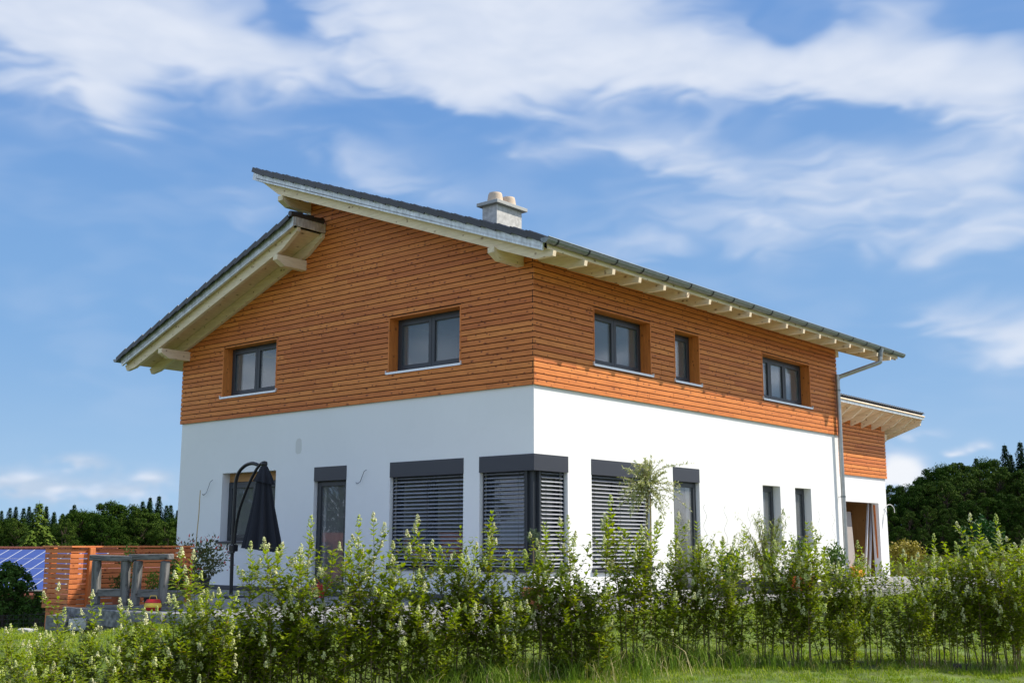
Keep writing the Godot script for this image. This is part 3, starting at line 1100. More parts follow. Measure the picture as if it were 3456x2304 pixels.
	for k: Array in [[-9.06, 1.956, 1.0], [-4.25, 2.04, 0.8]]:
		var cg := Geo.new()
		var s: float = k[2]
		var o := Vector3(k[0], k[1], 0.0)
		cg.tube(PackedVector3Array([o + Vector3(0, 0, -0.01), o + Vector3(0.03, 0.01, 0.03), o + Vector3(0.1, -0.02, 0.06) * s, o + Vector3(0.14, -0.01, 0.06) * s, o + Vector3(0.2, 0.03, 0.05) * s, o + Vector3(0.26, 0.14, 0.05) * s, o + Vector3(0.33, 0.25, 0.06) * s, o + Vector3(0.40, 0.29, 0.05) * s]), PackedFloat32Array([0.005]), 6)
		obj("loose_cable", cg, M.cord, house)
	# --- roof over the garden side: eave along z at x = 0.95
	var sl := atan(0.364)
	var bas := Basis(Vector3(0, 0, -1), Vector3(sin(sl), cos(sl), 0), Vector3(cos(sl), -sin(sl), 0))
	var r1 := roof(house, Transform3D(bas, Vector3(0.95, yr(0.95) + 0.45, 0.93)), 23, 48, 14.25, -1, 1)
	var zr := [0.70]
	for k in 17:
		zr.append(-0.12 - 0.78 * k)
	for z: float in zr:
		var g := Geo.new()
		rafter_side(g, z)
		obj("rafter", g, M.spruce, r1)
	for z: float in [0.84, -13.24]:
		var g := Geo.new()
		g.uvo = Vector2(z, 0.3)
		g.prism(poly([-6.63, yr(-6.63) + 0.17, 0.87, yr(0.87) + 0.165, 0.895, yr(0.895) + 0.335, -6.60, yr(-6.60) + 0.335]), Transform3D(), z - 0.02, z + 0.02)
		obj("fascia_board", g, M.fascia, r1)
	var eb := Geo.new()
	eb.beam(Vector3(0.93, yr(0.93) + 0.27, 0.80), Vector3(0.93, yr(0.93) + 0.27, -13.2), 0.02, 0.12, 0.002)
	obj("eave_board", eb, M.spruce, r1)
	var ub := Geo.new()
	ub.beam(Vector3(-6.60, yr(-6.60) + 0.26, 0.80), Vector3(-6.60, yr(-6.60) + 0.26, -13.2), 0.022, 0.18, 0.002)
	obj("ridge_board", ub, M.fascia, r1)
	# --- lower roof towards the far side: it rises from x = -11.25 to -5.27
	var bas2 := Basis(Vector3(0, 0, 1), Vector3(-sin(sl), cos(sl), 0), Vector3(-cos(sl), -sin(sl), 0))
	var r2 := roof(house, Transform3D(bas2, Vector3(-11.22, yl(-11.22) + 0.47, -13.3)), 18, 48, 14.23, -1, 1)
	# short top course that runs out over the gable only
	for z: float in [0.70, 0.085]:
		var g := Geo.new()
		rafter_low(g, z)
		obj("rafter", g, M.spruce, r2)
	for k in 16:
		var g := Geo.new()
		rafter_low(g, -0.9 - 0.78 * k)
		obj("rafter", g, M.spruce, r2)
	var fb := Geo.new()
	fb.prism(poly([-11.12, yl(-11.12) + 0.175, -5.275, yl(-5.275) + 0.20, -5.275, yl(-5.275) + 0.385, -11.2, yl(-11.2) + 0.37]), Transform3D(), 0.82, 0.86)
	obj("fascia_board", fb, M.fascia, r2)
	var tb := Geo.new()
	tb.abox(Vector3(-5.30, yl(-5.275) + 0.215, 0.05), Vector3(-5.27, yl(-5.275) + 0.40, 0.817), 0.002)
	obj("ridge_board", tb, M.fascia, r2)
	for k in 3:
		var rt := Geo.new()
		var zz := 0.80 - k * 0.27
		rt.tube(PackedVector3Array([Vector3(-5.30, yl(-5.3) + 0.44, zz + 0.13), Vector3(-5.30, yl(-5.3) + 0.455, zz - 0.15)]), PackedFloat32Array([0.055, 0.07]), 10)
		obj("ridge_tile", rt, M.tile, r2)
	# --- purlins
	purlin(house, -0.25, 6.426 - 0.92, 6.612 - 0.92, 0.14, 0.794, 0.02)
	purlin(house, -5.91, 7.235 - 0.92, 7.438 - 0.92, 0.14, 0.77, 0.02)
	purlin(house, -9.80, 5.80 - 0.92, 6.0 - 0.92, 0.14, 0.755, 0.02)
	purlin(house, -5.82, 8.42 - 0.92, 8.62 - 0.92, 0.14, 0.775, 0.02)
	var pb := Geo.new()
	pb.abox(Vector3(-0.32, 5.506, -12.25), Vector3(-0.18, 5.692, -11.62), 0.006)
	obj("purlin", pb, M.spruce, house)
	# --- gutters
	gutter(house, Vector3(1.0, 5.605, 0.955), Vector3(1.0, 5.585, -13.36), 0.078, 18)
	gutter(house, Vector3(-11.29, yl(-11.25) + 0.38, 0.93), Vector3(-11.29, yl(-11.25) + 0.36, -13.3), 0.07, 0)
	var dp := Geo.new()
	dp.tube(smooth_path([Vector3(1.0, 5.50, -11.95), Vector3(1.0, 5.36, -11.95), Vector3(0.99, 5.26, -11.945), Vector3(0.92, 5.20, -11.91), Vector3(0.24, 4.93, -11.52), Vector3(0.145, 4.88, -11.46), Vector3(0.12, 4.78, -11.44), Vector3(0.12, 4.6, -11.44), Vector3(0.12, 0.3, -11.44)], 4), PackedFloat32Array([0.052]), 14)
	var dn := obj("downpipe", dp, M.pipe, house)
	var fu := Geo.new()
	fu.tube(PackedVector3Array([Vector3(1.0, 5.56, -11.95), Vector3(1.0, 5.42, -11.95), Vector3(1.0, 5.36, -11.95)]), PackedFloat32Array([0.095, 0.06, 0.058]), 14)
	obj("gutter_outlet", fu, M.zinc, dn)
	for y: float in [4.55, 2.02]:
		var cl := Geo.new()
		cl.tube(PackedVector3Array([Vector3(0.12, y, -11.44), Vector3(0.12, y + 0.04, -11.44)]), PackedFloat32Array([0.06]), 14)
		cl.abox(Vector3(-0.01, y + 0.012, -11.448), Vector3(0.10, y + 0.024, -11.432))
		obj("pipe_clamp", cl, M.zinc, dn)
	# --- chimney
	var ch := Geo.new()
	ch.abox(Vector3(-4.01, 6.7, -4.02), Vector3(-3.60, 8.03, -3.19), 0.006)
	var chim := obj("chimney", ch, M.render_grey, house)
	var cp := Geo.new()
	cp.abox(Vector3(-4.10, 8.028, -4.11), Vector3(-3.51, 8.105, -3.10), 0.006)
	obj("chimney_cap", cp, M.cap, chim)
	for z: float in [-3.37, -3.80]:
		var pg := Geo.new()
		pg.lathe(poly([0.185, 8.10, 0.178, 8.12, 0.15, 8.30, 0.135, 8.335, 0.11, 8.335, 0.10, 8.2]), Transform3D(Basis(), Vector3(-3.80, 0, z)), 24)
		obj("chimney_pot", pg, M.clay, chim)


func box_over(w: Node, t: Transform3D, u0: float, u1: float) -> void:
	var g := Geo.new()
	g.box(t * Transform3D(Basis(), Vector3((u0 + u1) / 2, 2.245, -0.04)), Vector3(u1 - u0, 0.268, 0.10), 0.004)
	obj("blind_box", g, M.housing, w)


func gutter(house: Node, a: Vector3, b: Vector3, r: float, brackets: int) -> void:
	var g := Geo.new()
	var prev_o := Vector3.ZERO
	for k in 13:
		var f := PI + PI * k / 12.0
		var o := Vector3(cos(f), sin(f), 0)
		if k:
			for s: float in [1.0, -1.0]:
				var ro := r + (0.0 if s > 0 else -0.003)
				var n0 := prev_o * s
				var n1 := o * s
				var p0 := a + prev_o * ro
				var p1 := a + o * ro
				var q0 := b + prev_o * ro
				var q1 := b + o * ro
				if s > 0:
					g.smooth(p0, p1, q1, n0, n1, n1)
					g.smooth(p0, q1, q0, n0, n1, n0)
				else:
					g.smooth(p0, q1, p1, n0, n1, n1)
					g.smooth(p0, q0, q1, n0, n0, n1)
		prev_o = o
	g.tube(PackedVector3Array([a + Vector3(r, 0.004, 0), b + Vector3(r, 0.004, 0)]), PackedFloat32Array([0.010]), 8)
	for e: Vector3 in [a, b]:
		var ring := poly([-r, 0.0])
		for k in 13:
			var f := PI + PI * k / 12.0
			ring.append(Vector2(cos(f), sin(f)) * (r + 0.002))
		ring.remove_at(0)
		g.prism(ring, Transform3D(Basis(), e), -0.004, 0.004)
	var root := obj("gutter", g, M.zinc, house)
	for k in brackets:
		var z := 0.70 if k == 0 else -0.12 - 0.78 * (k - 1)
		var bg := Geo.new()
		var path := PackedVector3Array()
		for i in 11:
			var f := PI + PI * i / 10.0
			path.append(Vector3(1.0 + cos(f) * (r + 0.006), lerpf(a.y, b.y, (a.z - z) / (a.z - b.z)) + sin(f) * (r + 0.006), z))
		for i in 10:
			bg.beam(path[i], path[i + 1], 0.028, 0.006, 0.0, Vector3(0, 0, 1).cross(path[i + 1] - path[i]).normalized())
		obj("gutter_bracket", bg, M.steel_dark, root)


func smooth_path(p: Array, n: int) -> PackedVector3Array:
	var o := PackedVector3Array()
	for i in p.size() - 1:
		var a: Vector3 = p[maxi(i - 1, 0)]
		var b: Vector3 = p[i]
		var c: Vector3 = p[i + 1]
		var d: Vector3 = p[mini(i + 2, p.size() - 1)]
		for k in n:
			o.append(b.cubic_interpolate(c, a, d, float(k) / n) if b.distance_to(c) < 0.5 else b.lerp(c, float(k) / n))
	o.append(p[-1])
	return o


# garage wing behind the house
func make_annex() -> void:
	var g := thing("garage", "white garage wing with orange boarded top and open doorway behind the downpipe", "garage")
	var t := Transform3D(SIDE.basis, Vector3(-1.1, 0, 0))
	var o := Geo.new()
	var i := Geo.new()
	wall_geo(t, 11.57, 17.0, 0.0, 2.78, 0.2, [[14.1, 16.45, 0.06, 2.045]], o, i)
	o.abox(Vector3(-7.0, 0, -17.0), Vector3(-1.31, 2.75, -16.8))
	o.abox(Vector3(-7.0, 0, -16.79), Vector3(-6.8, 3.0, -11.6))
	obj("wall", o, M.plaster, g)
	i.abox(Vector3(-3.2, 0.07, -16.79), Vector3(-3.05, 2.75, -11.6))
	obj("inner_wall", i, M["header"], g)
	var ln := Geo.new()
	ln.abox(Vector3(-3.04, 0.07, -16.795), Vector3(-1.32, 2.75, -16.76))
	ln.abox(Vector3(-3.04, 2.70, -16.75), Vector3(-1.32, 2.755, -11.7))
	obj("lining", ln, M.header, g)
	for z: float in [-16.0, -15.2, -14.4]:
		var s := Geo.new()
		s.abox(Vector3(-3.048, 0.08, z - 0.04), Vector3(-2.93, 2.74, z + 0.04), 0.003)
		obj("stud", s, M.larch3, g)
	var fl := Geo.new()
	fl.abox(Vector3(-3.05, 0.0, -16.79), Vector3(-1.12, 0.06, -11.6))
	fl.abox(Vector3(-3.05, 2.76, -16.79), Vector3(-1.31, 2.80, -11.6))
	obj("floor", fl, M.concrete, g)
	var bk := Geo.new()
	bk.abox(Vector3(-1.3, 2.78, -17.0), Vector3(-1.1, 4.22, -11.57))
	obj("wall", bk, M.inner, g)
	cladding(g, t, poly([11.6, 2.735, 17.05, 2.735, 17.05, 4.3, 11.6, 4.3]), 2.735, 4.26, 0.0984, [], 0.045)
	# end boards on the far gable
	var eg := Geo.new()
	for k in 14:
		eg.abox(Vector3(-1.15 - maxf(0.4, (14 - k) * 0.27), 2.735 + k * 0.0984, -17.045), Vector3(-1.055, 2.735 + k * 0.0984 + 0.085, -17.02))
	stuff(obj("end_boarding", eg, M.larch3, g))
	# roof rises outwards to x = -0.34
	var sl := atan(0.364)
	var bas := Basis(Vector3(0, 0, 1), Vector3(-sin(sl), cos(sl), 0), Vector3(-cos(sl), -sin(sl), 0))
	var length := 21 * 0.345
	var peak := Vector3(-0.345, 4.60, -18.25)
	var low := peak + bas.z * length
	var deck := Geo.new()
	deck.box(Transform3D(bas, low) * Transform3D(Basis(), Vector3(3.3, -0.075, -length / 2 - 0.02)), Vector3(6.5, 0.024, length))
	var root := obj("roof", deck, M.soffit, g)
	var plain := tile_mesh(0)
	var rest := []
	for j in 21:
		for k in 22:
			var tt := Transform3D(bas, low) * Transform3D(Basis(Vector3(1, 0, 0), 0.085), Vector3(k * 0.297 + 0.14, 0.03, -j * 0.345 - 0.37))
			if j == 20:
				obj("tile", plain, M.tile, root, tt)
			elif k == 0:
				obj("tile", verge_mesh(-1), M.tile, root, tt)
			else:
				rest.append(tt)
	stuff(scatter("tile_covering", plain, M.tile, rest, root))
	for k in 10:
		var rg := Geo.new()
		rg.uvo = Vector2(k * 0.7, k * 0.3)
		var z := -18.12 if k == 0 else -17.55 + 0.69 * (k - 1)
		rg.prism(poly([-3.0, 4.04 - 1.9 * 0.364, -0.72 + (0.0 if k else 0.30), 4.04 + (0.38 if k else 0.68) * 0.364, -0.42, 4.42 if k else 4.33, -0.37, 4.46, -0.37, 4.51, -3.0, 4.51 - 2.63 * 0.364]), Transform3D(), z - 0.035, z + 0.035)
		obj("rafter", rg, M.spruce, root)
	var fg := Geo.new()
	fg.abox(Vector3(-0.362, 4.445, -18.2), Vector3(-0.33, 4.565, -11.62), 0.002)
	obj("fascia_board", fg, M.fascia, root)
	var pg := Geo.new()
	pg.abox(Vector3(-1.25, 3.80, -17.32), Vector3(-1.1, 4.02, -16.9), 0.03)
	obj("purlin", pg, M.spruce, g)
	var cg := Geo.new()
	cg.tube(smooth_path([Vector3(-1.11, 1.3, -16.62), Vector3(-1.07, 1.7, -16.70), Vector3(-1.05, 1.95, -16.82), Vector3(-1.0, 2.02, -17.0), Vector3(-0.96, 1.94, -17.16), Vector3(-0.95, 1.80, -17.18)], 4), PackedFloat32Array([0.012]), 6)
	obj("loose_cable", cg, M.pot_white, g)
	# things kept in the garage
	var b := Geo.new()
	b.box(Transform3D(Basis(Vector3(0, 0, 1), 0.05), Vector3(-1.52, 0.94, -15.1)), Vector3(0.06, 1.72, 0.95), 0.004)
	tag(obj("insulation_board", b, M.panel_board), "tall pale board leaning just inside the garage doorway", "board")
	for k in 2:
		var tg := Geo.new()
		tg.beam(Vector3(-1.35, 0.07, -15.88 - 0.29 * k), Vector3(-1.38, 2.1, -16.42 - 0.23 * k), 0.055, 0.055, 0.004, Vector3.RIGHT)
		tag(obj("metal_rail", tg, M.alu), ["shiny metal rail in the garage doorway, the one farther from the plank", "shiny metal rail in the garage doorway, the one beside the plank"][k], "rail", "rails in the garage")
	var pk := Geo.new()
	pk.beam(Vector3(-1.2, 0.07, -16.56), Vector3(-1.22, 2.0, -16.50), 0.05, 0.19, 0.004, Vector3.FORWARD)
	tag(obj("plank", pk, M.larch1), "brown wooden plank standing at the far jamb of the garage doorway", "plank")
	var cs := thing("tool_case", "orange and yellow tool case on the garage floor beside the pale board", "case", Vector3(-1.45, 0.065, -15.45))
	var c0 := Geo.new()
	c0.abox(Vector3(-0.16, 0.0, -0.28), Vector3(0.16, 0.20, 0.28), 0.02)
	obj("body", c0, M.yellow_case, cs)
	var c1 := Geo.new()
	c1.abox(Vector3(-0.165, 0.203, -0.285), Vector3(0.165, 0.27, 0.285), 0.02)
	obj("lid", c1, M.yellow_case, cs)
	var c2 := Geo.new()
	c2.abox(Vector3(0.166, 0.215, -0.10), Vector3(0.172, 0.25, 0.12), 0.001)
	obj("badge", c2, M.red, cs)
	var c3 := Geo.new()
	c3.tube(PackedVector3Array([Vector3(0.0, 0.27, -0.1), Vector3(0.0, 0.32, -0.08), Vector3(0.0, 0.32, 0.08), Vector3(0.0, 0.27, 0.1)]), PackedFloat32Array([0.012]), 6)
	obj("handle", c3, M.black, cs)
	var sk := Geo.new()
	sk.lathe(poly([0.0, 0.0, 0.17, 0.01, 0.19, 0.1, 0.15, 0.27, 0.06, 0.33, 0.0, 0.335]), Transform3D(Basis(Vector3.RIGHT, 0.15), Vector3(-1.75, 0.40, -15.55)), 14, 0.8)
	tag(obj("sack", sk, M.pot_white), "crumpled pale sack lying behind the orange tool case", "sack")


# ------------------------------------------------------------------ terrace and yard
func make_terrace() -> void:
	var g := Geo.new()
	var t := Transform3D(Basis(Vector3(1, 0, 0), Vector3(0, 0, 1), Vector3(0, -1, 0)), Vector3(0, 0, 0))
	# outline in (x, z); prism runs along -y
	g.prism(poly([1.78, 0.02, 1.78, 4.95, -2.2, 5.13, -4.66, 5.36, -4.86, 3.0, -8.6, 2.6, -8.6, 0.02]), t, 0.0, 0.55)
	g.prism(poly([-0.1, -11.55, 1.74, -11.55, 1.78, 0.015, -0.1, 0.015]), t, 0.0, 0.3)
	tag(obj("terrace", g, M.paving), "", "", "", "structure")
	var d := Geo.new()
	var px := -1.3
	while px < 40.0:
		var nx := px + 2.0
		var y0 := lerpf(0.03, -0.12, clampf(px / 20.0, 0, 1))
		var y1 := lerpf(0.03, -0.12, clampf(nx / 20.0, 0, 1))
		d.quad(Vector3(px, y0, -11.6), Vector3(nx, y1, -11.6), Vector3(nx, y1, -18.2), Vector3(px, y0, -18.2))
		d.quad(Vector3(px, y0 - 0.4, -11.6), Vector3(nx, y1 - 0.4, -11.6), Vector3(nx, y1, -11.6), Vector3(px, y0, -11.6))
		px = nx
	tag(obj("driveway", d, M.paving), "", "", "", "structure")


func rough_block(s: Vector3, amount: float, sd: int) -> Geo:
	var g := Geo.new()
	var nz := fnoise(sd, 1.6, 3)
	var res := 6
	for a in 3:
		var b := (a + 1) % 3
		var d := (a + 2) % 3
		for sg: float in [-1.0, 1.0]:
			for i in res:
				for j in res:
					var pts := []
					for k: Array in [[0, 0], [1, 0], [1, 1], [0, 1]]:
						var p := Vector3.ZERO
						p[a] = sg
						p[b] = (i + k[0]) / float(res) * 2.0 - 1.0
						p[d] = (j + k[1]) / float(res) * 2.0 - 1.0
						var q := p * s * 0.5
						var soft := p.normalized() * 1.25 * s * 0.5
						q = q.lerp(soft, 0.12 + amount * 0.5)
						q += q.normalized() * nz.get_noise_3dv(q * 4.0 + Vector3(sd, 0, 0)) * amount * s.length() * 0.25
						pts.append(q)
					var o := Vector3.ZERO
					o[a] = sg
					g.face(Transform3D(), pts, o, b)
	return g


func make_yard() -> void:
	# parasol
	var ps := thing("parasol", "closed black cantilever parasol with a curved mast in front of the left ground floor window", "parasol", Vector3(-5.45, 0.0, 1.8))
	var o := Vector3(5.45, 0, -1.8)
	var mg := Geo.new()
	mg.tube(smooth_path([Vector3(-5.45, 0.05, 1.8) + o, Vector3(-5.47, 0.86, 1.8) + o, Vector3(-5.465, 1.37, 1.8) + o, Vector3(-5.46, 1.9, 1.8) + o, Vector3(-5.44, 2.07, 1.8) + o, Vector3(-5.36, 2.21, 1.8) + o, Vector3(-5.19, 2.31, 1.8) + o, Vector3(-4.99, 2.34, 1.8) + o, Vector3(-4.81, 2.30, 1.8) + o], 5), PackedFloat32Array([0.032]), 12)
	obj("mast", mg, M.steel_dark, ps)
	var sg := Geo.new()
	sg.tube(smooth_path([Vector3(-5.40, 0.93, 1.81) + o, Vector3(-5.36, 1.22, 1.82) + o, Vector3(-5.26, 1.51, 1.84) + o, Vector3(-5.11, 1.81, 1.84) + o, Vector3(-4.95, 2.06, 1.84) + o, Vector3(-4.82, 2.23, 1.83) + o, Vector3(-4.72, 2.325, 1.81) + o, Vector3(-4.65, 2.335, 1.8) + o], 5), PackedFloat32Array([0.026]), 12)
	obj("strut", sg, M.steel_dark, ps)
	var cr := Geo.new()
	cr.abox(Vector3(-0.05, 0.80, -0.06), Vector3(0.08, 0.92, 0.06), 0.015)
	cr.tube(PackedVector3Array([Vector3(-0.13, 0.78, 0.0), Vector3(0.10, 0.79, 0.05)]), PackedFloat32Array([0.022]), 10)
	cr.tube(PackedVector3Array([Vector3(-0.08, 0.82, 0.06), Vector3(-0.085, 0.90, 0.07), Vector3(-0.05, 0.95, 0.07)]), PackedFloat32Array([0.012]), 8)
	obj("crank", cr, M.steel_dark, ps)
	var hb := Geo.new()
	hb.lathe(poly([0.0, 2.25, 0.045, 2.26, 0.06, 2.31, 0.05, 2.355, 0.0, 2.37]), Transform3D(Basis(), Vector3(0.80, 0, 0)), 16)
	obj("hub", hb, M.steel_dark, ps)
	for s in 2:
		var ft := Geo.new()
		var sa := PI * 0.25 + PI * 0.5 * s
		ft.beam(Vector3(cos(sa), 0.03, sin(sa)) * 0.45 + Vector3(0, 0.0, 0), Vector3(-cos(sa) * 0.45, 0.0135, -sin(sa) * 0.45), 0.06, 0.025, 0.004)
		obj("foot_bar", ft, M.steel_dark, ps)
	# folded canopy: eight deep folds that open downwards
	var cv := Geo.new()
	canopy_rings(cv, [[2.26, 0.06, 0.1], [2.2, 0.085, 0.2], [2.03, 0.135, 0.30], [1.85, 0.165, 0.34], [1.6, 0.215, 0.36], [1.3, 0.285, 0.36], [1.05, 0.345, 0.38], [0.86, 0.40, 0.40]])
	obj("canopy", cv, M.fabric, ps)
	var fl := Geo.new()
	canopy_rings(fl, [[2.275, 0.065, 0.1], [2.2, 0.105, 0.2], [2.10, 0.16, 0.26], [2.02, 0.215, 0.36]])
	obj("vent_flap", fl, M.fabric, ps)
	# slatted windbreak
	var fe := thing("slatted_fence", "orange slatted wooden windbreak with a short return at the far left of the terrace", "fence")
	var c0 := Vector3(-4.58, 0, 5.31)
	var c1 := Vector3(-4.68, 0, 3.16)
	var c2 := Vector3(-5.37, 0, 5.31)
	for k in 12:
		var y := -0.02 + k * 0.0745
		var b := Geo.new()
		b.uvo = Vector2(rng.randf() * 3.0, rng.randf() * 2.0)
		b.beam(c0 + Vector3(0.012, y + 0.028, 0.05), c1 + Vector3(0.012, y + 0.028, 0), 0.02, 0.0635, 0.003)
		obj("slat", b, M["fence%d" % (k % 2)], fe)
		var b2 := Geo.new()
		b2.uvo = Vector2(rng.randf() * 3.0, rng.randf() * 2.0)
		b2.beam(c0 + Vector3(-0.02, y + 0.028, 0.012), c2 + Vector3(0, y + 0.028, 0.012 + rng.randf_range(-0.004, 0.004)), 0.02, 0.0635, 0.003)
		obj("slat", b2, M["fence%d" % ((k + 1) % 2)], fe)
	var cap := Geo.new()
	cap.beam(c0 + Vector3(0.0, 0.89, 0.06), c1 + Vector3(0.0, 0.89, 0), 0.12, 0.028, 0.004)
	cap.beam(c0 + Vector3(-0.062, 0.89, 0.0), c2 + Vector3(-0.03, 0.89, 0.0), 0.12, 0.027, 0.004)
	obj("cap_rail", cap, M.fence0, fe)
	for p: Array in [[c0.x + 0.035, 5.03, -0.02], [c0.x - 0.065, 5.24, -0.62], [c2.x + 0.08, 5.24, -0.72], [-4.69, 4.1, -0.02], [-4.73, 3.24, -0.02]]:
		var g := Geo.new()
		g.uvo = Vector2(rng.randf() * 3.0, rng.randf())
		g.abox(Vector3(p[0] - 0.04, p[2], p[1] - 0.045), Vector3(p[0] + 0.04, 0.875, p[1] + 0.045), 0.004)
		obj("post", g, M.fence0, fe)
	var lr := Geo.new()
	lr.beam(c0 + Vector3(-0.1, -0.10, -0.03), c2 + Vector3(0.1, -0.10, -0.03), 0.04, 0.12, 0.003)
	obj("lower_rail", lr, M.fence1, fe)
	# weathered timber frames: two H-frames of old beams
	for k in 2:
		var a: Vector3 = [Vector3(-4.17, 0, 5.22), Vector3(-3.53, 0, 4.96)][k]
		var b: Vector3 = [Vector3(-3.51, 0, 4.96), Vector3(-2.86, 0, 4.77)][k]
		var fr := thing("timber_frame", ["grey weathered timber frame on the terrace edge, the left of the two", "grey weathered timber frame on the terrace edge, the right one nearer the house"][k], "timber frame", a, 0.0, "weathered timber frames")
		var e := b - a
		var y := 0.0
		var top := Geo.new()
		top.beam(Vector3(-0.03, 0.735 + 0.01 * k, 0), e * 1.04 + Vector3(0, 0.72 + 0.035 * k, 0), 0.13, 0.085, 0.012)
		obj("top_beam", top, M.weathered, fr)
		var midr := Geo.new()
		midr.uvo = Vector2(0.7, 0.3)
		midr.beam(e * 0.15 + Vector3(0, 0.23, 0), e * 0.95 + Vector3(0, 0.24, 0), 0.06, 0.11, 0.01)
		obj("cross_rail", midr, M.weathered, fr)
		for s: float in [0.14, 0.86]:
			var p := Geo.new()
			p.uvo = Vector2(s, s * 2.0)
			p.beam(e * s + Vector3(0, 0.06, 0), e * (s - 0.03 + 0.06 * k) + Vector3(0, 0.692, 0), 0.10, 0.115, 0.014, e.normalized())
			obj("post", p, M.weathered, fr)
		var ba := Geo.new()
		ba.uvo = Vector2(1.4, 0.9)
		ba.beam(Vector3(-0.02, 0.032, 0), e * 1.05 + Vector3(0, 0.032, 0), 0.14, 0.058, 0.01)
		obj("base_beam", ba, M.weathered, fr)
		y += 0.0
	# stones on the lawn
	for k: Array in [["stone_block", Vector3(-4.20, -0.19, 5.66), Vector3(0.30, 0.24, 0.22), 0.5, 0.10, "pale grey rectangular stone block on the lawn below the fence corner", 11], ["stone_block", Vector3(-3.96, -0.20, 5.50), Vector3(0.24, 0.16, 0.18), 0.9, 0.16, "smaller white stone behind the grey block at the terrace edge", 12], ["boulder", Vector3(-4.50, -0.33, 5.98), Vector3(0.26, 0.13, 0.16), 0.2, 0.5, "low rough white boulder in the grass left of the stone blocks", 13]]:
		var gg := rough_block(k[2], k[4], k[6])
		tag(obj(k[0], gg, M.limestone if k[6] > 11 else M.concrete, self, Transform3D(Basis(Vector3.UP, k[3]), k[1])), k[5], "stone")
	# slab at the left corner of the terrace
	var kerb := Geo.new()
	kerb.beam(Vector3(-4.52, -0.095, 5.41), Vector3(-2.3, -0.115, 5.19), 0.10, 0.235, 0.012)
	tag(obj("edging_slab", kerb, M.concrete), "dark grey concrete edging along the terrace below the timber frames", "edging")


func canopy_rings(g: Geo, rings: Array) -> void:
	var sides := 64
	for i in rings.size() - 1:
		for k in sides:
			var p := []
			for q: Array in [[i, k], [i, k + 1], [i + 1, k + 1], [i + 1, k]]:
				var r: Array = rings[q[0]]
				var a: float = TAU * q[1] / sides
				var fold: float = 0.5 - 0.5 * cos(a * 8.0 + sin(a * 2.0 + 1.0) * 0.5)
				var rad: float = r[1] * (1.0 - r[2] * 1.15 * fold)
				var y: float = r[0] - (0.07 * (0.5 + 0.5 * sin(a * 1.0 + 2.2)) if q[0] == rings.size() - 1 else 0.0)
				p.append(Vector3(0.80 + 0.03 * (2.26 - y) / 1.4 + cos(a) * rad, y, sin(a) * rad * 0.85))
			g.quad(p[3], p[2], p[1], p[0])


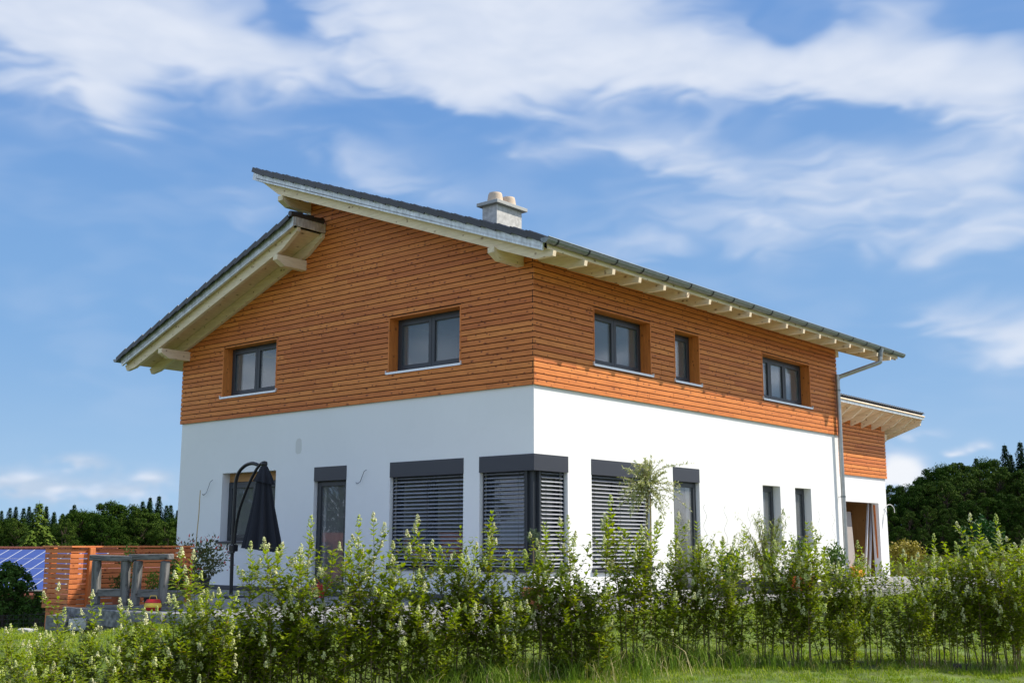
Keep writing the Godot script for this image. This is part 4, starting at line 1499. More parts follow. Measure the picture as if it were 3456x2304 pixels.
# ------------------------------------------------------------------ plants
func privet(sd: int, density: float, low: float, bloom: float, count := 6, shortest := 0.5) -> Node3D:
	var r := RandomNumberGenerator.new()
	r.seed = sd
	var root := Node3D.new()
	var stems := Geo.new()
	var lv := Geo.new()
	var fl := Geo.new()
	for s in count:
		var a := TAU * s / count + r.randf()
		var p := Vector3(cos(a), 0, sin(a)) * r.randf_range(0.02, 0.12)
		var lean := Vector3(cos(a), 0, sin(a)) * r.randf_range(0.04, 0.30)
		var h := 1.35 * (1.0 if s == 0 else r.randf_range(shortest, 0.88))
		if s == 0:
			lean *= 0.35
		var path := PackedVector3Array()
		var rad := PackedFloat32Array()
		var w := Vector3(r.randf_range(-1, 1), 0, r.randf_range(-1, 1)) * 0.035
		for k in 8:
			var f := k / 7.0
			path.append(p + lean * f * f + w * sin(f * 5.0) + Vector3(0, -0.06 + (h + 0.06) * f, 0))
			rad.append(lerpf(0.0065, 0.0015, f))
		stems.tube(path, rad, 5, false)
		# leaves in pairs up the stem
		var f := low + r.randf() * 0.1
		var turn := r.randf() * TAU
		while f < 1.0:
			var q := along(path, f)
			var tipness := smoothstep(0.82, 1.0, f)
			pair(lv, q, Vector3(cos(turn), 0, sin(turn)), lerpf(0.086, 0.062, tipness) * r.randf_range(0.75, 1.15), r, lerpf(0.35, 1.15, tipness) + r.randf_range(-0.25, 0.25), f)
			turn += PI * 0.5 + r.randf_range(-0.3, 0.3)
			f += (lerpf(0.045, 0.023, smoothstep(low, 0.6, f)) / density) * r.randf_range(0.8, 1.2)
		# side twigs, long in the middle of the shrub
		var tf := low + 0.03
		while tf < 0.90:
			var q := along(path, tf)
			var ta := r.randf() * TAU
			var out := Vector3(cos(ta), 0, sin(ta))
			var l := r.randf_range(0.07, 0.30) * (1.15 - 0.75 * absf(tf - 0.5))
			var rise := r.randf_range(0.35, 0.95)
			var b := q + out * l * 0.7 + Vector3(0, l * rise, 0)
			var m := q + out * l * 0.45 + Vector3(0, l * rise * 0.4, 0)
			stems.tube(PackedVector3Array([q, m, b]), PackedFloat32Array([0.0028, 0.002, 0.001]), 4, false)
			var n := int(l / 0.030)
			var tt := r.randf() * TAU
			for i in n:
				var g := (i + 1.0) / n
				var pos := q.lerp(m, g * 2.0) if g < 0.5 else m.lerp(b, g * 2.0 - 1.0)
				pair(lv, pos, Vector3(cos(tt), 0, sin(tt)), lerpf(0.082, 0.062, g) * r.randf_range(0.7, 1.15), r, 0.5 + r.randf_range(-0.4, 0.6), tf)
				tt += PI * 0.5
			if tf > 0.30 and r.randf() < bloom * 0.62:
				panicle(fl, b, (b - m).normalized().lerp(Vector3.UP, 0.5).normalized(), r.randf_range(0.05, 0.09), r)
			tf += r.randf_range(0.026, 0.060) * lerpf(1.35, 0.95, smoothstep(0.1, 0.55, tf)) / density
		if r.randf() < bloom * 0.7:
			panicle(fl, path[7], Vector3.UP, r.randf_range(0.055, 0.09), r)
	root.add_child(named("stems", stems, M.stem))
	var lm := named("leaves", lv, M.privet)
	stuff(lm)
	root.add_child(lm)
	if fl.v.size():
		root.add_child(stuff(named("blossom", fl, M.flower)))
	return root


func named(called: String, g: Geo, m: Material) -> MeshInstance3D:
	var o := MeshInstance3D.new()
	o.mesh = g.mesh()
	o.material_override = m
	o.name = called
	return o


func along(path: PackedVector3Array, f: float) -> Vector3:
	var x := clampf(f, 0, 0.9999) * (path.size() - 1)
	var i := int(x)
	return path[i].lerp(path[i + 1], x - i)


func pair(g: Geo, p: Vector3, out: Vector3, l: float, r: RandomNumberGenerator, rise: float, f: float) -> void:
	for s: float in [1.0, -1.0]:
		var d := (out * s + Vector3(r.randf_range(-0.25, 0.25), rise + r.randf_range(-0.15, 0.15), r.randf_range(-0.25, 0.25))).normalized()
		var u := Vector3.UP - d * d.y
		var v := r.randf()
		var c := Color(0.185, 0.255, 0.012).lerp(Color(0.37, 0.43, 0.022), v * v)
		c = c.lerp(Color(0.30, 0.40, 0.035), smoothstep(0.8, 1.0, f) * 0.8)
		if v > 0.985:
			c = Color(0.30, 0.24, 0.03)
		g.col = c
		g.leaf(p, d, (u.normalized() + Vector3(r.randf_range(-0.3, 0.3), 0, r.randf_range(-0.3, 0.3))).normalized(), l, l * 0.42, 0.10, 0.18)


func panicle(g: Geo, p: Vector3, d: Vector3, l: float, r: RandomNumberGenerator) -> void:
	var x := d.cross(Vector3.RIGHT if absf(d.x) < 0.8 else Vector3.FORWARD).normalized()
	var y := d.cross(x)
	var green := r.randf()
	for i in 46:
		var f := r.randf()
		var a := r.randf() * TAU
		var rad := l * 0.40 * (1.0 - f * 0.8) * sqrt(r.randf())
		var c := p + d * l * (f - 0.05) + (x * cos(a) + y * sin(a)) * rad
		var s := r.randf_range(0.0055, 0.0095)
		g.col = Color(0.66, 0.63, 0.36).lerp(Color(0.40, 0.47, 0.09), clampf(green * 1.1 - 0.1 + r.randf_range(-0.25, 0.25), 0, 1))
		var o := Vector3(r.randf_range(-1, 1), r.randf_range(-1, 1), r.randf_range(-1, 1)).normalized()
		var q := o.cross(d + Vector3(0.01, 0.02, 0)).normalized() * s
		var w := o * s
		var t := q.cross(o).normalized() * s
		# little octahedral bud
		g.tri(c + q, c + w, c + t)
		g.tri(c + w, c - q, c + t)
		g.tri(c - q, c - w, c + t)
		g.tri(c - w, c + q, c + t)


func make_hedge() -> void:
	var proto := [privet(1001, 0.95, 0.03, 0.5), privet(1002, 1.0, 0.02, 0.7), privet(1003, 0.85, 0.05, 0.3, 6), privet(1004, 1.0, 0.22, 0.5, 7, 0.6), privet(1005, 0.9, 0.22, 0.35, 6, 0.45), privet(1006, 1.05, 0.03, 0.8), privet(1007, 0.95, 0.04, 0.4, 6, 0.42), privet(1008, 0.95, 0.2, 0.6, 7, 0.6)]
	for i in HEDGE_AT.size():
		var h: Array = HEDGE_AT[i]
		var src: Node3D = proto[(i * 5 + i / 8) % 8] if h[0] < 5.0 else proto[[3, 4, 7, 3, 2, 7, 3][i % 7]]
		var g := ground_at(h[0], h[1])
		var size: float = (h[2] - g.y) / 1.35
		var o := dup(src, "privet_shrub", g, i * 2.4, clampf(size, 0.6, 1.35), HEDGE_SAY[i], "privet shrubs planted in a row as a hedge")
		o.set_meta("category", "shrub")
	for p: Node3D in proto:
		p.free()


func blade_mesh(n: int, h0: float, h1: float, w: float, spread: float, sd: int, c0: Color, c1: Color, curl: float) -> ArrayMesh:
	var r := RandomNumberGenerator.new()
	r.seed = sd
	var g := Geo.new()
	for i in n:
		var a := r.randf() * TAU
		var p := Vector3(r.randf_range(-1, 1), 0, r.randf_range(-1, 1)) * spread
		var d := Vector3(cos(a), 0, sin(a))
		var s := Vector3(-d.z, 0, d.x) * w * 0.5
		var h := r.randf_range(h0, h1)
		var m := p + Vector3(0, h * 0.55, 0) + d * h * curl * 0.3
		var t := p + Vector3(0, h * (1.0 - 0.25 * curl), 0) + d * h * curl
		g.col = c0.lerp(c1, r.randf())
		g.quad(p - s, p + s, m + s * 0.8, m - s * 0.8)
		g.tri(m - s * 0.8, m + s * 0.8, t)
	return g.mesh()


func in_view(p: Vector3, margin := 1.5) -> bool:
	var q := p - Vector3(11.548, 0.959, 14.184)
	var dep := q.x * -0.6464 + q.z * -0.763
	var lat := q.x * 0.763 + q.z * -0.6464
	return dep > 4.0 and absf(lat) < dep * 0.4536 + margin


func make_grass() -> void:
	var r := RandomNumberGenerator.new()
	r.seed = 77
	var lawn := [[], [], []]
	var n := 0
	while n < 52000:
		var p := Vector3(r.randf_range(-7.5, 12.0), 0, r.randf_range(-11.0, 12.0))
		n += 1
		if p.x < 1.84 and p.z < 5.15 and p.x > -4.75:
			continue
		if p.x < -4.7 and p.z < 5.2 + (p.x + 4.78) * 0.35:
			continue
		if not in_view(p, 0.6):
			continue
		var d := Vector2(p.x - 11.5, p.z - 14.2).length()
		if d < 7.0:
			continue
		p = ground_at(p.x, p.z)
		var s := r.randf_range(0.7, 1.25)
		lawn[r.randi() % 3].append(Transform3D(Basis(Vector3.UP, r.randf() * TAU).scaled(Vector3(s, s * r.randf_range(0.7, 1.3), s)), p - Vector3(0, 0.004, 0)))
	for k in 3:
		var m := blade_mesh(16, 0.022, 0.05, 0.006, 0.075, 900 + k, Color(0.19, 0.29, 0.018), Color(0.34, 0.39, 0.040), 0.55)
		tag(scatter("lawn_grass", m, M.blade, lawn[k]), "short mown green lawn grass round the house and hedge", "grass", "", "stuff")
	# taller grass and straw along the foot of the hedge
	var tall := []
	var dry := []
	for i in 2600:
		var t := r.randf()
		var k := t * 46.0
		var a: Array = HEDGE_AT[int(k)]
		var b: Array = HEDGE_AT[mini(int(k) + 1, 46)]
		var f := k - int(k)
		var off := r.randf_range(-0.45, 0.75) * r.randf()
		var x := lerpf(a[0], b[0], f) + off * 0.80
		var z := lerpf(a[1], b[1], f) + off * 0.58
		var p := ground_at(x, z)
		var mid := smoothstep(0.30, 0.5, t)
		if r.randf() > 0.2 + 0.8 * mid * (1.0 - 0.72 * smoothstep(0.62, 0.8, t)):
			continue
		var s := r.randf_range(0.45, 1.15) * (0.7 + 0.3 * mid) * (1.0 - 0.45 * smoothstep(0.62, 0.8, t))
		var tf := Transform3D(Basis(Vector3.UP, r.randf() * TAU).scaled(Vector3(s, s, s)), p - Vector3(0, 0.01, 0))
		(dry if r.randf() < 0.28 else tall).append(tf)
	tag(scatter("tall_grass", blade_mesh(12, 0.12, 0.42, 0.007, 0.07, 951, Color(0.12, 0.21, 0.022), Color(0.24, 0.31, 0.055), 0.55), M.blade, tall), "uncut green grass growing at the foot of the hedge", "grass", "", "stuff")
	tag(scatter("dry_grass", blade_mesh(9, 0.10, 0.40, 0.0055, 0.09, 952, Color(0.42, 0.35, 0.16), Color(0.58, 0.50, 0.26), 0.9), M.blade, dry), "dry straw coloured grass stalks along the hedge", "grass", "", "stuff")
	# meadow beyond the drive
	var md := []
	for i in 16000:
		var d := r.randf()
		var dep := 30.0 + 70.0 * d * d
		var lat := r.randf_range(0.26, 0.50) * dep
		var x := 11.548 + dep * -0.6464 + lat * 0.763
		var z := 14.184 + dep * -0.763 - lat * 0.6464
		if z > -18.4:
			continue
		var s := r.randf_range(0.8, 1.5) * (0.8 + dep * 0.012)
		md.append(Transform3D(Basis(Vector3.UP, r.randf() * TAU).scaled(Vector3(s, s, s)), ground_at(x, z)))
	tag(scatter("meadow_grass", blade_mesh(14, 0.15, 0.42, 0.014, 0.3, 953, Color(0.10, 0.13, 0.03), Color(0.21, 0.19, 0.07), 0.4), M.blade, md), "olive brown meadow grass between the drive and the wood", "grass", "", "stuff")
	# bare soil under the right end of the hedge
	for k: Array in [[7.0, 1.22, 0.30, "dark patch of bare soil at the foot of the hedge towards the right edge"], [6.2, 2.3, 0.2, "small dark bare patch of soil below the middle right of the hedge"]]:
		var p := ground_at(k[0], k[1])
		var g := Geo.new()
		g.lathe(poly([k[2] * 1.6, -0.02, k[2] * 1.1, 0.018, k[2] * 0.5, 0.04, 0.0, 0.045]), Transform3D(Basis(), Vector3.ZERO), 18, 0.6)
		tag(obj("soil_patch", g, M.soil, self, Transform3D(Basis(Vector3.UP, 0.9), p)), k[3], "soil")


# a broadleaf tree: limbs and a crown of leaf clumps round many lobes; unit: metres
func broadleaf(sd: int, h: float, w: float, lobes: int, leaves: int, size: float, c0: Color, c1: Color, bottom := 0.22) -> Node3D:
	var r := RandomNumberGenerator.new()
	r.seed = sd
	var root := Node3D.new()
	var tr := Geo.new()
	var cr := Geo.new()
	var top := Vector3(r.randf_range(-0.05, 0.05) * h, h * 0.75, r.randf_range(-0.05, 0.05) * h)
	tr.tube(PackedVector3Array([Vector3(0, -0.4, 0), Vector3(0, h * 0.18, 0), top * 0.6, top]), PackedFloat32Array([h * 0.026, h * 0.02, h * 0.012, h * 0.004]), 7, false)
	var centers := []
	for i in lobes:
		var f := (i + 0.5) / lobes
		var y := lerpf(bottom, 0.90, f)
		var env := (0.86 + 0.14 * sin(i * 1.7)) * sin(pow(clampf((y - bottom) / (1.0 - bottom), 0.02, 1.0), 0.72) * PI) * 0.5 * w
		var a := i * 2.399 + r.randf_range(-0.5, 0.5)
		var rr := env * sqrt(r.randf_range(0.12, 1.0))
		var c := Vector3(cos(a) * rr, y * h + r.randf_range(-0.03, 0.03) * h, sin(a) * rr)
		var s := (0.05 + 0.13 * r.randf() * r.randf()) * w * (0.8 + 0.4 * (1.0 - f))
		centers.append([c, s])
		if i % 2 == 0:
			var st := Vector3(0, clampf(c.y - rr * 0.7 - h * 0.06, h * 0.12, h * 0.7), 0)
			tr.tube(PackedVector3Array([st, st.lerp(c, 0.5) + Vector3(0, -h * 0.01, 0), c]), PackedFloat32Array([h * 0.008, h * 0.005, h * 0.002]), 5, false)
	for i in leaves:
		var k: Array = centers[r.randi() % lobes]
		var o := Vector3(r.randfn(), r.randfn(), r.randfn()).normalized()
		if o.y < -0.35 and r.randf() < 0.6:
			o.y = -o.y
		var p: Vector3 = k[0] + o * Vector3(1, 0.8, 1) * k[1] * r.randf_range(0.55, 1.08)
		var d := Vector3(r.randfn(), r.randfn() * 0.7, r.randfn()).normalized()
		var u := (o + Vector3(r.randfn(), r.randfn(), r.randfn()) * 0.5).normalized()
		d = (d - u * d.dot(u)).normalized()
		cr.col = c0.lerp(c1, r.randf() * r.randf())
		var l := size * r.randf_range(0.6, 1.3)
		cr.leaf(p - d * l * 0.5, d, u, l, l * 0.72, 0.1, 0.1)
	root.add_child(named("trunk", tr, M.bark))
	root.add_child(stuff(named("crown", cr, M.crown)))
	return root


func spruce_tree(sd: int, h: float, w: float, c0: Color, c1: Color) -> Node3D:
	var r := RandomNumberGenerator.new()
	r.seed = sd
	var root := Node3D.new()
	var tr := Geo.new()
	var cr := Geo.new()
	tr.tube(PackedVector3Array([Vector3(0, -0.4, 0), Vector3(0, h * 0.5, 0), Vector3(0, h, 0)]), PackedFloat32Array([h * 0.016, h * 0.010, h * 0.001]), 6, false)
	var y := h * 0.12
	while y < h * 0.985:
		var f := y / h
		var reach := w * 0.5 * (1.0 - f) + 0.05
		var n := 6 + int(4.0 * (1.0 - f))
		for k in n:
			var a := TAU * k / n + r.randf() * 0.9
			var l := reach * r.randf_range(0.65, 1.1)
			var d := Vector3(cos(a), 0, sin(a))
			var p0 := Vector3(0, y, 0)
			var segs := maxi(2, int(l / 0.34))
			for s in segs:
				var g := (s + 0.5) / segs
				var p := p0 + d * l * g + Vector3(0, (-0.34 * g + 0.20 * g * g) * l, 0)
				for q in 5:
					var sd2 := d.rotated(Vector3.UP, r.randf_range(-1.1, 1.1)) + Vector3(0, r.randf_range(-0.45, 0.05), 0)
					cr.col = c0.lerp(c1, r.randf() * r.randf())
					var ll := lerpf(0.55, 0.34, g) * r.randf_range(0.7, 1.3) * lerpf(1.0, 0.55, smoothstep(0.7, 1.0, f))
					cr.leaf(p + Vector3(0, r.randf_range(-0.06, 0.06), 0), sd2.normalized(), Vector3.UP, ll, ll * 0.5, -0.1, 0.25)
		y += lerpf(0.30, 0.16, f)
	root.add_child(named("trunk", tr, M.bark))
	root.add_child(stuff(named("branches", cr, M.needles)))
	return root


func make_forest() -> void:
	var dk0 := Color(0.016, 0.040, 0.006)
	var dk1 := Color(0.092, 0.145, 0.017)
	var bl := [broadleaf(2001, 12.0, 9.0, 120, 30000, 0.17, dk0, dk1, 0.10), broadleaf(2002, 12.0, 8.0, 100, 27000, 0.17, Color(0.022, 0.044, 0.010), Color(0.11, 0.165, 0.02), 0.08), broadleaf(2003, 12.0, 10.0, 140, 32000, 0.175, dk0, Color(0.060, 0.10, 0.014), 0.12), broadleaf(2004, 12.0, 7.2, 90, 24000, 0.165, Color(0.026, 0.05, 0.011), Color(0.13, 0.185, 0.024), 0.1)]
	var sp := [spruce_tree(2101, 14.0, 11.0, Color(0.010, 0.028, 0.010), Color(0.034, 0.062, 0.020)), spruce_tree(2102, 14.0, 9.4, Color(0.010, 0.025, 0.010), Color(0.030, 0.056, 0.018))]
	var r := RandomNumberGenerator.new()
	r.seed = 31
	for f: Array in FOREST:
		# kind, x, z, height, label
		var kind: int = f[0]
		var src: Node3D = bl[kind] if kind < 4 else sp[kind - 4]
		var base := ground_at(f[1], f[2])
		var s: float = f[3] / (11.1 if kind < 4 else 14.0)
		if f[1] < -60.0 and f[2] < 0.0:
			s *= r.randf_range(0.94, 1.22) if f[5] else 1.06
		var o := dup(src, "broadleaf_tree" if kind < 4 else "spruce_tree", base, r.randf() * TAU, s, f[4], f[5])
		o.set_meta("category", "tree")
	for p: Node3D in bl + sp:
		p.free()


# ------------------------------------------------------------------ smaller plants near the house
func leaf_bush(called: String, label: String, at: Vector3, rx: float, ry: float, n: int, l: float, wl: float, c0: Color, c1: Color, sd: int, tips := Color(0, 0, 0, 0), shell := 0.5, cat := "shrub") -> Node3D:
	var r := RandomNumberGenerator.new()
	r.seed = sd
	var o := thing(called, label, cat, at)
	var st := Geo.new()
	for k in 7:
		var a := TAU * k / 7.0 + r.randf()
		var e := Vector3(cos(a) * rx * 0.6, ry * r.randf_range(0.7, 1.7), sin(a) * rx * 0.6)
		st.tube(PackedVector3Array([Vector3(0, 0, 0), e * 0.45 + Vector3(0, 0.04, 0), e]), PackedFloat32Array([0.008, 0.005, 0.002]), 5, false)
	obj("stems", st, M.stem, o)
	var g := Geo.new()
	for i in n:
		var d := Vector3(r.randfn(), r.randfn(), r.randfn()).normalized()
		var q := r.randf_range(shell, 1.0) * (0.85 + 0.3 * sin(d.x * 7.0 + sd) * cos(d.z * 6.0 + d.y * 5.0))
		var p := Vector3(d.x * rx, ry + d.y * ry, d.z * rx) * Vector3(q, lerpf(1.0, q, 0.5), q)
		var dir := (d * 0.7 + Vector3(r.randfn(), r.randfn() + 0.5, r.randfn()) * 0.55).normalized()
		g.col = c0.lerp(c1, r.randf())
		if tips.a > 0.0 and q > 0.78 and r.randf() < 0.5:
			g.col = tips * r.randf_range(0.7, 1.3)
		g.leaf(p, dir, (d + Vector3(r.randfn(), r.randfn(), r.randfn()) * 0.4).normalized(), l * r.randf_range(0.7, 1.3), wl * r.randf_range(0.8, 1.2), 0.15, 0.2)
	stuff(obj("leaves", g, M.houseplant, o))
	return o


func pot(called: String, label: String, at: Vector3, r0: float, r1: float, h: float, m: Material) -> void:
	var o := thing(called, label, "pot", at)
	var g := Geo.new()
	g.lathe(poly([0.0, 0.0, r0, 0.0, r1, h * 0.88, r1 + 0.02, h * 0.88, r1 + 0.02, h, r1 - 0.015, h, r1 - 0.02, h - 0.05, 0.0, h - 0.05]), Transform3D(), 24)
	obj("vessel", g, m, o)
	var s := Geo.new()
	s.lathe(poly([r1 - 0.02, h - 0.045, 0.0, h - 0.03]), Transform3D(), 16)
	obj("soil", s, M.soil, o)


func make_plants() -> void:
	# red-tipped shrub with a cane at the left end of the house
	leaf_bush("red_tipped_shrub", "red-tipped evergreen shrub tied to a cane at the left end of the gable wall", Vector3(-7.22, 0.30, 1.3), 0.72, 0.40, 1700, 0.075, 0.032, Color(0.06, 0.10, 0.025), Color(0.16, 0.15, 0.05), 41, Color(0.50, 0.06, 0.045, 1), 0.25)
	pot("plant_pot", "dark tub that holds the red-tipped shrub at the left house corner", Vector3(-7.22, 0.0, 1.3), 0.2, 0.24, 0.30, M.pot_dark)
	var cn := Geo.new()
	cn.tube(PackedVector3Array([Vector3(-7.31, 0.32, 1.3), Vector3(-7.305, 1.07, 1.3), Vector3(-7.27, 1.5, 1.3), Vector3(-7.26, 1.95, 1.3)]), PackedFloat32Array([0.011, 0.010, 0.009, 0.008]), 7)
	tag(obj("bamboo_cane", cn, M.cane), "tall thin bamboo cane sticking up out of the red-tipped shrub", "cane")
	# plants behind the timber frames
	leaf_bush("box_bush", "bright green rounded box bush seen through the right timber frame", Vector3(-3.52, 0.22, 4.60), 0.13, 0.17, 420, 0.035, 0.02, Color(0.10, 0.17, 0.02), Color(0.19, 0.26, 0.03), 42)
	leaf_bush("herb_plant", "dark green herb plant between the two timber frames", Vector3(-4.20, 0.18, 4.72), 0.16, 0.16, 380, 0.05, 0.016, Color(0.05, 0.10, 0.02), Color(0.10, 0.15, 0.03), 43)
	leaf_bush("climbing_plant", "thin leafy climber rising above the left timber frame", Vector3(-4.06, 0.26, 4.70), 0.13, 0.36, 170, 0.05, 0.03, Color(0.08, 0.14, 0.02), Color(0.22, 0.24, 0.05), 44)
	leaf_bush("patio_shrub", "dark green leafy shrub between the right timber frame and the red-tipped shrub", Vector3(-3.50, 0.22, 4.26), 0.24, 0.24, 620, 0.06, 0.03, Color(0.045, 0.095, 0.018), Color(0.10, 0.16, 0.03), 45)
	pot("plant_pot", "grey pot under the dark shrub right of the timber frames", Vector3(-3.50, 0.0, 4.26), 0.14, 0.19, 0.26, M.concrete)
	pot("plant_pot", "small dark pot under the bright green box bush", Vector3(-3.52, 0.0, 4.60), 0.10, 0.13, 0.24, M.pot_dark)
	pot("plant_pot", "small clay pot under the herb between the timber frames", Vector3(-4.20, 0.0, 4.72), 0.09, 0.12, 0.20, M.terracotta)
	pot("planter", "large white planter standing in the shade behind the right timber frame", Vector3(-3.84, 0.0, 4.15), 0.10, 0.15, 0.28, M.pot_white)
	var bg := thing("toy_bag", "small red and yellow patterned bag at the foot of the right timber frame", "bag", Vector3(-2.99, 0.0, 4.92), 0.6)
	var b0 := Geo.new()
	b0.lathe(poly([0.0, 0.0, 0.10, 0.0, 0.125, 0.05, 0.115, 0.13, 0.09, 0.16, 0.0, 0.165]), Transform3D(), 16, 0.55)
	obj("body", b0, M.red, bg)
	var b1 := Geo.new()
	b1.lathe(poly([0.128, 0.05, 0.131, 0.07, 0.122, 0.10, 0.119, 0.11]), Transform3D(), 16, 0.56)
	obj("stripe", b1, M.yellow, bg)
	var b2 := Geo.new()
	b2.tube(PackedVector3Array([Vector3(-0.06, 0.15, 0), Vector3(-0.04, 0.21, 0), Vector3(0.04, 0.21, 0), Vector3(0.06, 0.15, 0)]), PackedFloat32Array([0.006]), 6)
	obj("handle", b2, M.yellow, bg)
	# watering can at the glazed door
	var wc := thing("watering_can", "red watering can standing in front of the glazed door in the gable", "watering can", Vector3(-4.35, 0.0, 0.75), 0.5)
	var c0 := Geo.new()
	c0.lathe(poly([0.0, 0.0, 0.10, 0.0, 0.10, 0.20, 0.07, 0.24, 0.05, 0.24]), Transform3D(), 18)
	obj("body", c0, M.red, wc)
	var c1 := Geo.new()
	c1.tube(PackedVector3Array([Vector3(0.09, 0.05, 0), Vector3(0.2, 0.18, 0), Vector3(0.26, 0.27, 0)]), PackedFloat32Array([0.018, 0.014, 0.02]), 8)
	obj("spout", c1, M.red, wc)
	var c2 := Geo.new()
	c2.tube(smooth_path([Vector3(0.03, 0.24, 0), Vector3(-0.03, 0.31, 0), Vector3(-0.13, 0.26, 0), Vector3(-0.10, 0.08, 0)], 4), PackedFloat32Array([0.010]), 6)
	obj("handle", c2, M.red, wc)
	# clay pot with ball conifer at the corner
	pot("plant_pot", "terracotta pot at the corner of the house under the ball conifer", Vector3(0.75, 0.0, 0.95), 0.13, 0.18, 0.30, M.terracotta)
	var bc := leaf_bush("ball_conifer", "small clipped blue-green ball conifer on a stem in front of the corner window", Vector3(0.75, 0.95, 0.95), 0.105, 0.105, 900, 0.028, 0.010, Color(0.05, 0.085, 0.05), Color(0.11, 0.16, 0.10), 46, Color(0, 0, 0, 0), 0.7, "conifer")
	var bs := Geo.new()
	bs.tube(PackedVector3Array([Vector3(0, -0.69, 0), Vector3(0.01, -0.3, 0), Vector3(0, 0.1, 0)]), PackedFloat32Array([0.014, 0.011, 0.008]), 7)
	obj("trunk", bs, M.stem, bc)
	make_willow()
	# pots along the garden wall
	pot("plant_pot", "large dark tub under the bamboo beside the small windows", Vector3(0.85, 0.0, -6.15), 0.22, 0.30, 0.30, M.pot_dark)
	make_bamboo()
	pot("plant_pot", "dark tub under the leafy plant right of the garden door", Vector3(0.85, 0.0, -4.75), 0.24, 0.34, 0.28, M.pot_dark)
	leaf_bush("leafy_plant", "broad-leaved green plant in a dark tub right of the garden door", Vector3(0.85, 0.24, -4.75), 0.26, 0.34, 420, 0.11, 0.05, Color(0.05, 0.11, 0.02), Color(0.12, 0.2, 0.03), 47, Color(0, 0, 0, 0), 0.2)
	pot("plant_pot", "orange clay pot between the two dark tubs at the garden wall", Vector3(0.75, 0.0, -7.75), 0.19, 0.27, 0.29, M.orange)
	leaf_bush("leafy_plant", "bushy green plant in the orange pot below the small windows", Vector3(0.75, 0.26, -7.75), 0.30, 0.42, 640, 0.09, 0.045, Color(0.06, 0.12, 0.02), Color(0.15, 0.22, 0.04), 48, Color(0, 0, 0, 0), 0.2)
	pot("plant_pot", "dark tub under the leafy plant nearest the downpipe", Vector3(0.8, 0.0, -9.3), 0.24, 0.33, 0.27, M.pot_dark)
	leaf_bush("leafy_plant", "green plant with pale leaf backs nearest the downpipe", Vector3(0.8, 0.24, -9.3), 0.30, 0.38, 560, 0.10, 0.045, Color(0.05, 0.11, 0.02), Color(0.13, 0.2, 0.04), 49, Color(0, 0, 0, 0), 0.2)
	var sp := [[-4.11, "first spiral plant rod right of the garden door"], [-4.86, "second spiral plant rod right of the garden door"], [-5.76, "spiral plant rod left in the bamboo tub"], [-6.19, "spiral plant rod right in the bamboo tub"], [-7.18, "spiral plant rod between the two small windows"], [-8.84, "spiral plant rod just right of the small windows"], [-9.55, "spiral plant rod nearest the downpipe"]]
	for k in sp.size():
		var g := Geo.new()
		var path := PackedVector3Array()
		for i in 60:
			var f := i / 59.0
			var a := f * TAU * 4.5 + k
			var rad := 0.028 * smoothstep(0.35, 0.42, f) * smoothstep(1.0, 0.97, f)
			path.append(Vector3(cos(a) * rad, 0.03 + f * 1.62, sin(a) * rad))
		g.tube(path, PackedFloat32Array([0.0035]), 5)
		tag(obj("spiral_rod", g, M.wire, self, Transform3D(Basis(), Vector3(0.70, 0.0, sp[k][0]))), "thin grey " + sp[k][1], "plant support", "spiral plant rods along the garden wall")
	# yellow round bush by the drive
	var yb := leaf_bush("golden_bush", "round golden yellow bush beside the drive in front of the dark wood", Vector3(-5.78, 0.10, -30.1), 0.80, 0.50, 1500, 0.12, 0.07, Color(0.24, 0.19, 0.03), Color(0.42, 0.33, 0.06), 50, Color(0, 0, 0, 0), 0.45)
	var ys := Geo.new()
	ys.tube(PackedVector3Array([Vector3(0, -0.6, 0), Vector3(0, 0.4, 0)]), PackedFloat32Array([0.05, 0.04]), 7)
	obj("trunk", ys, M.bark, yb)
	leaf_bush("green_shrub", "dark green shrub behind the golden bush at the edge of the wood", Vector3(-12.5, -0.4, -60.0), 1.5, 1.5, 2600, 0.2, 0.12, Color(0.012, 0.045, 0.008), Color(0.03, 0.10, 0.015), 51)
	var bo := thing("bollard_light", "short black post beside the drive to the right of the garage", "post", ground_at(0.6, -18.6))
	var p0 := Geo.new()
	p0.lathe(poly([0.0, 0.0, 0.07, 0.0, 0.07, 0.02, 0.05, 0.03, 0.05, 0.42, 0.0, 0.42]), Transform3D(), 14)
	obj("post", p0, M.black, bo)
	var p1 := Geo.new()
	p1.lathe(poly([0.0, 0.42, 0.12, 0.42, 0.13, 0.45, 0.12, 0.52, 0.0, 0.54]), Transform3D(), 14)
	obj("head", p1, M.black, bo)


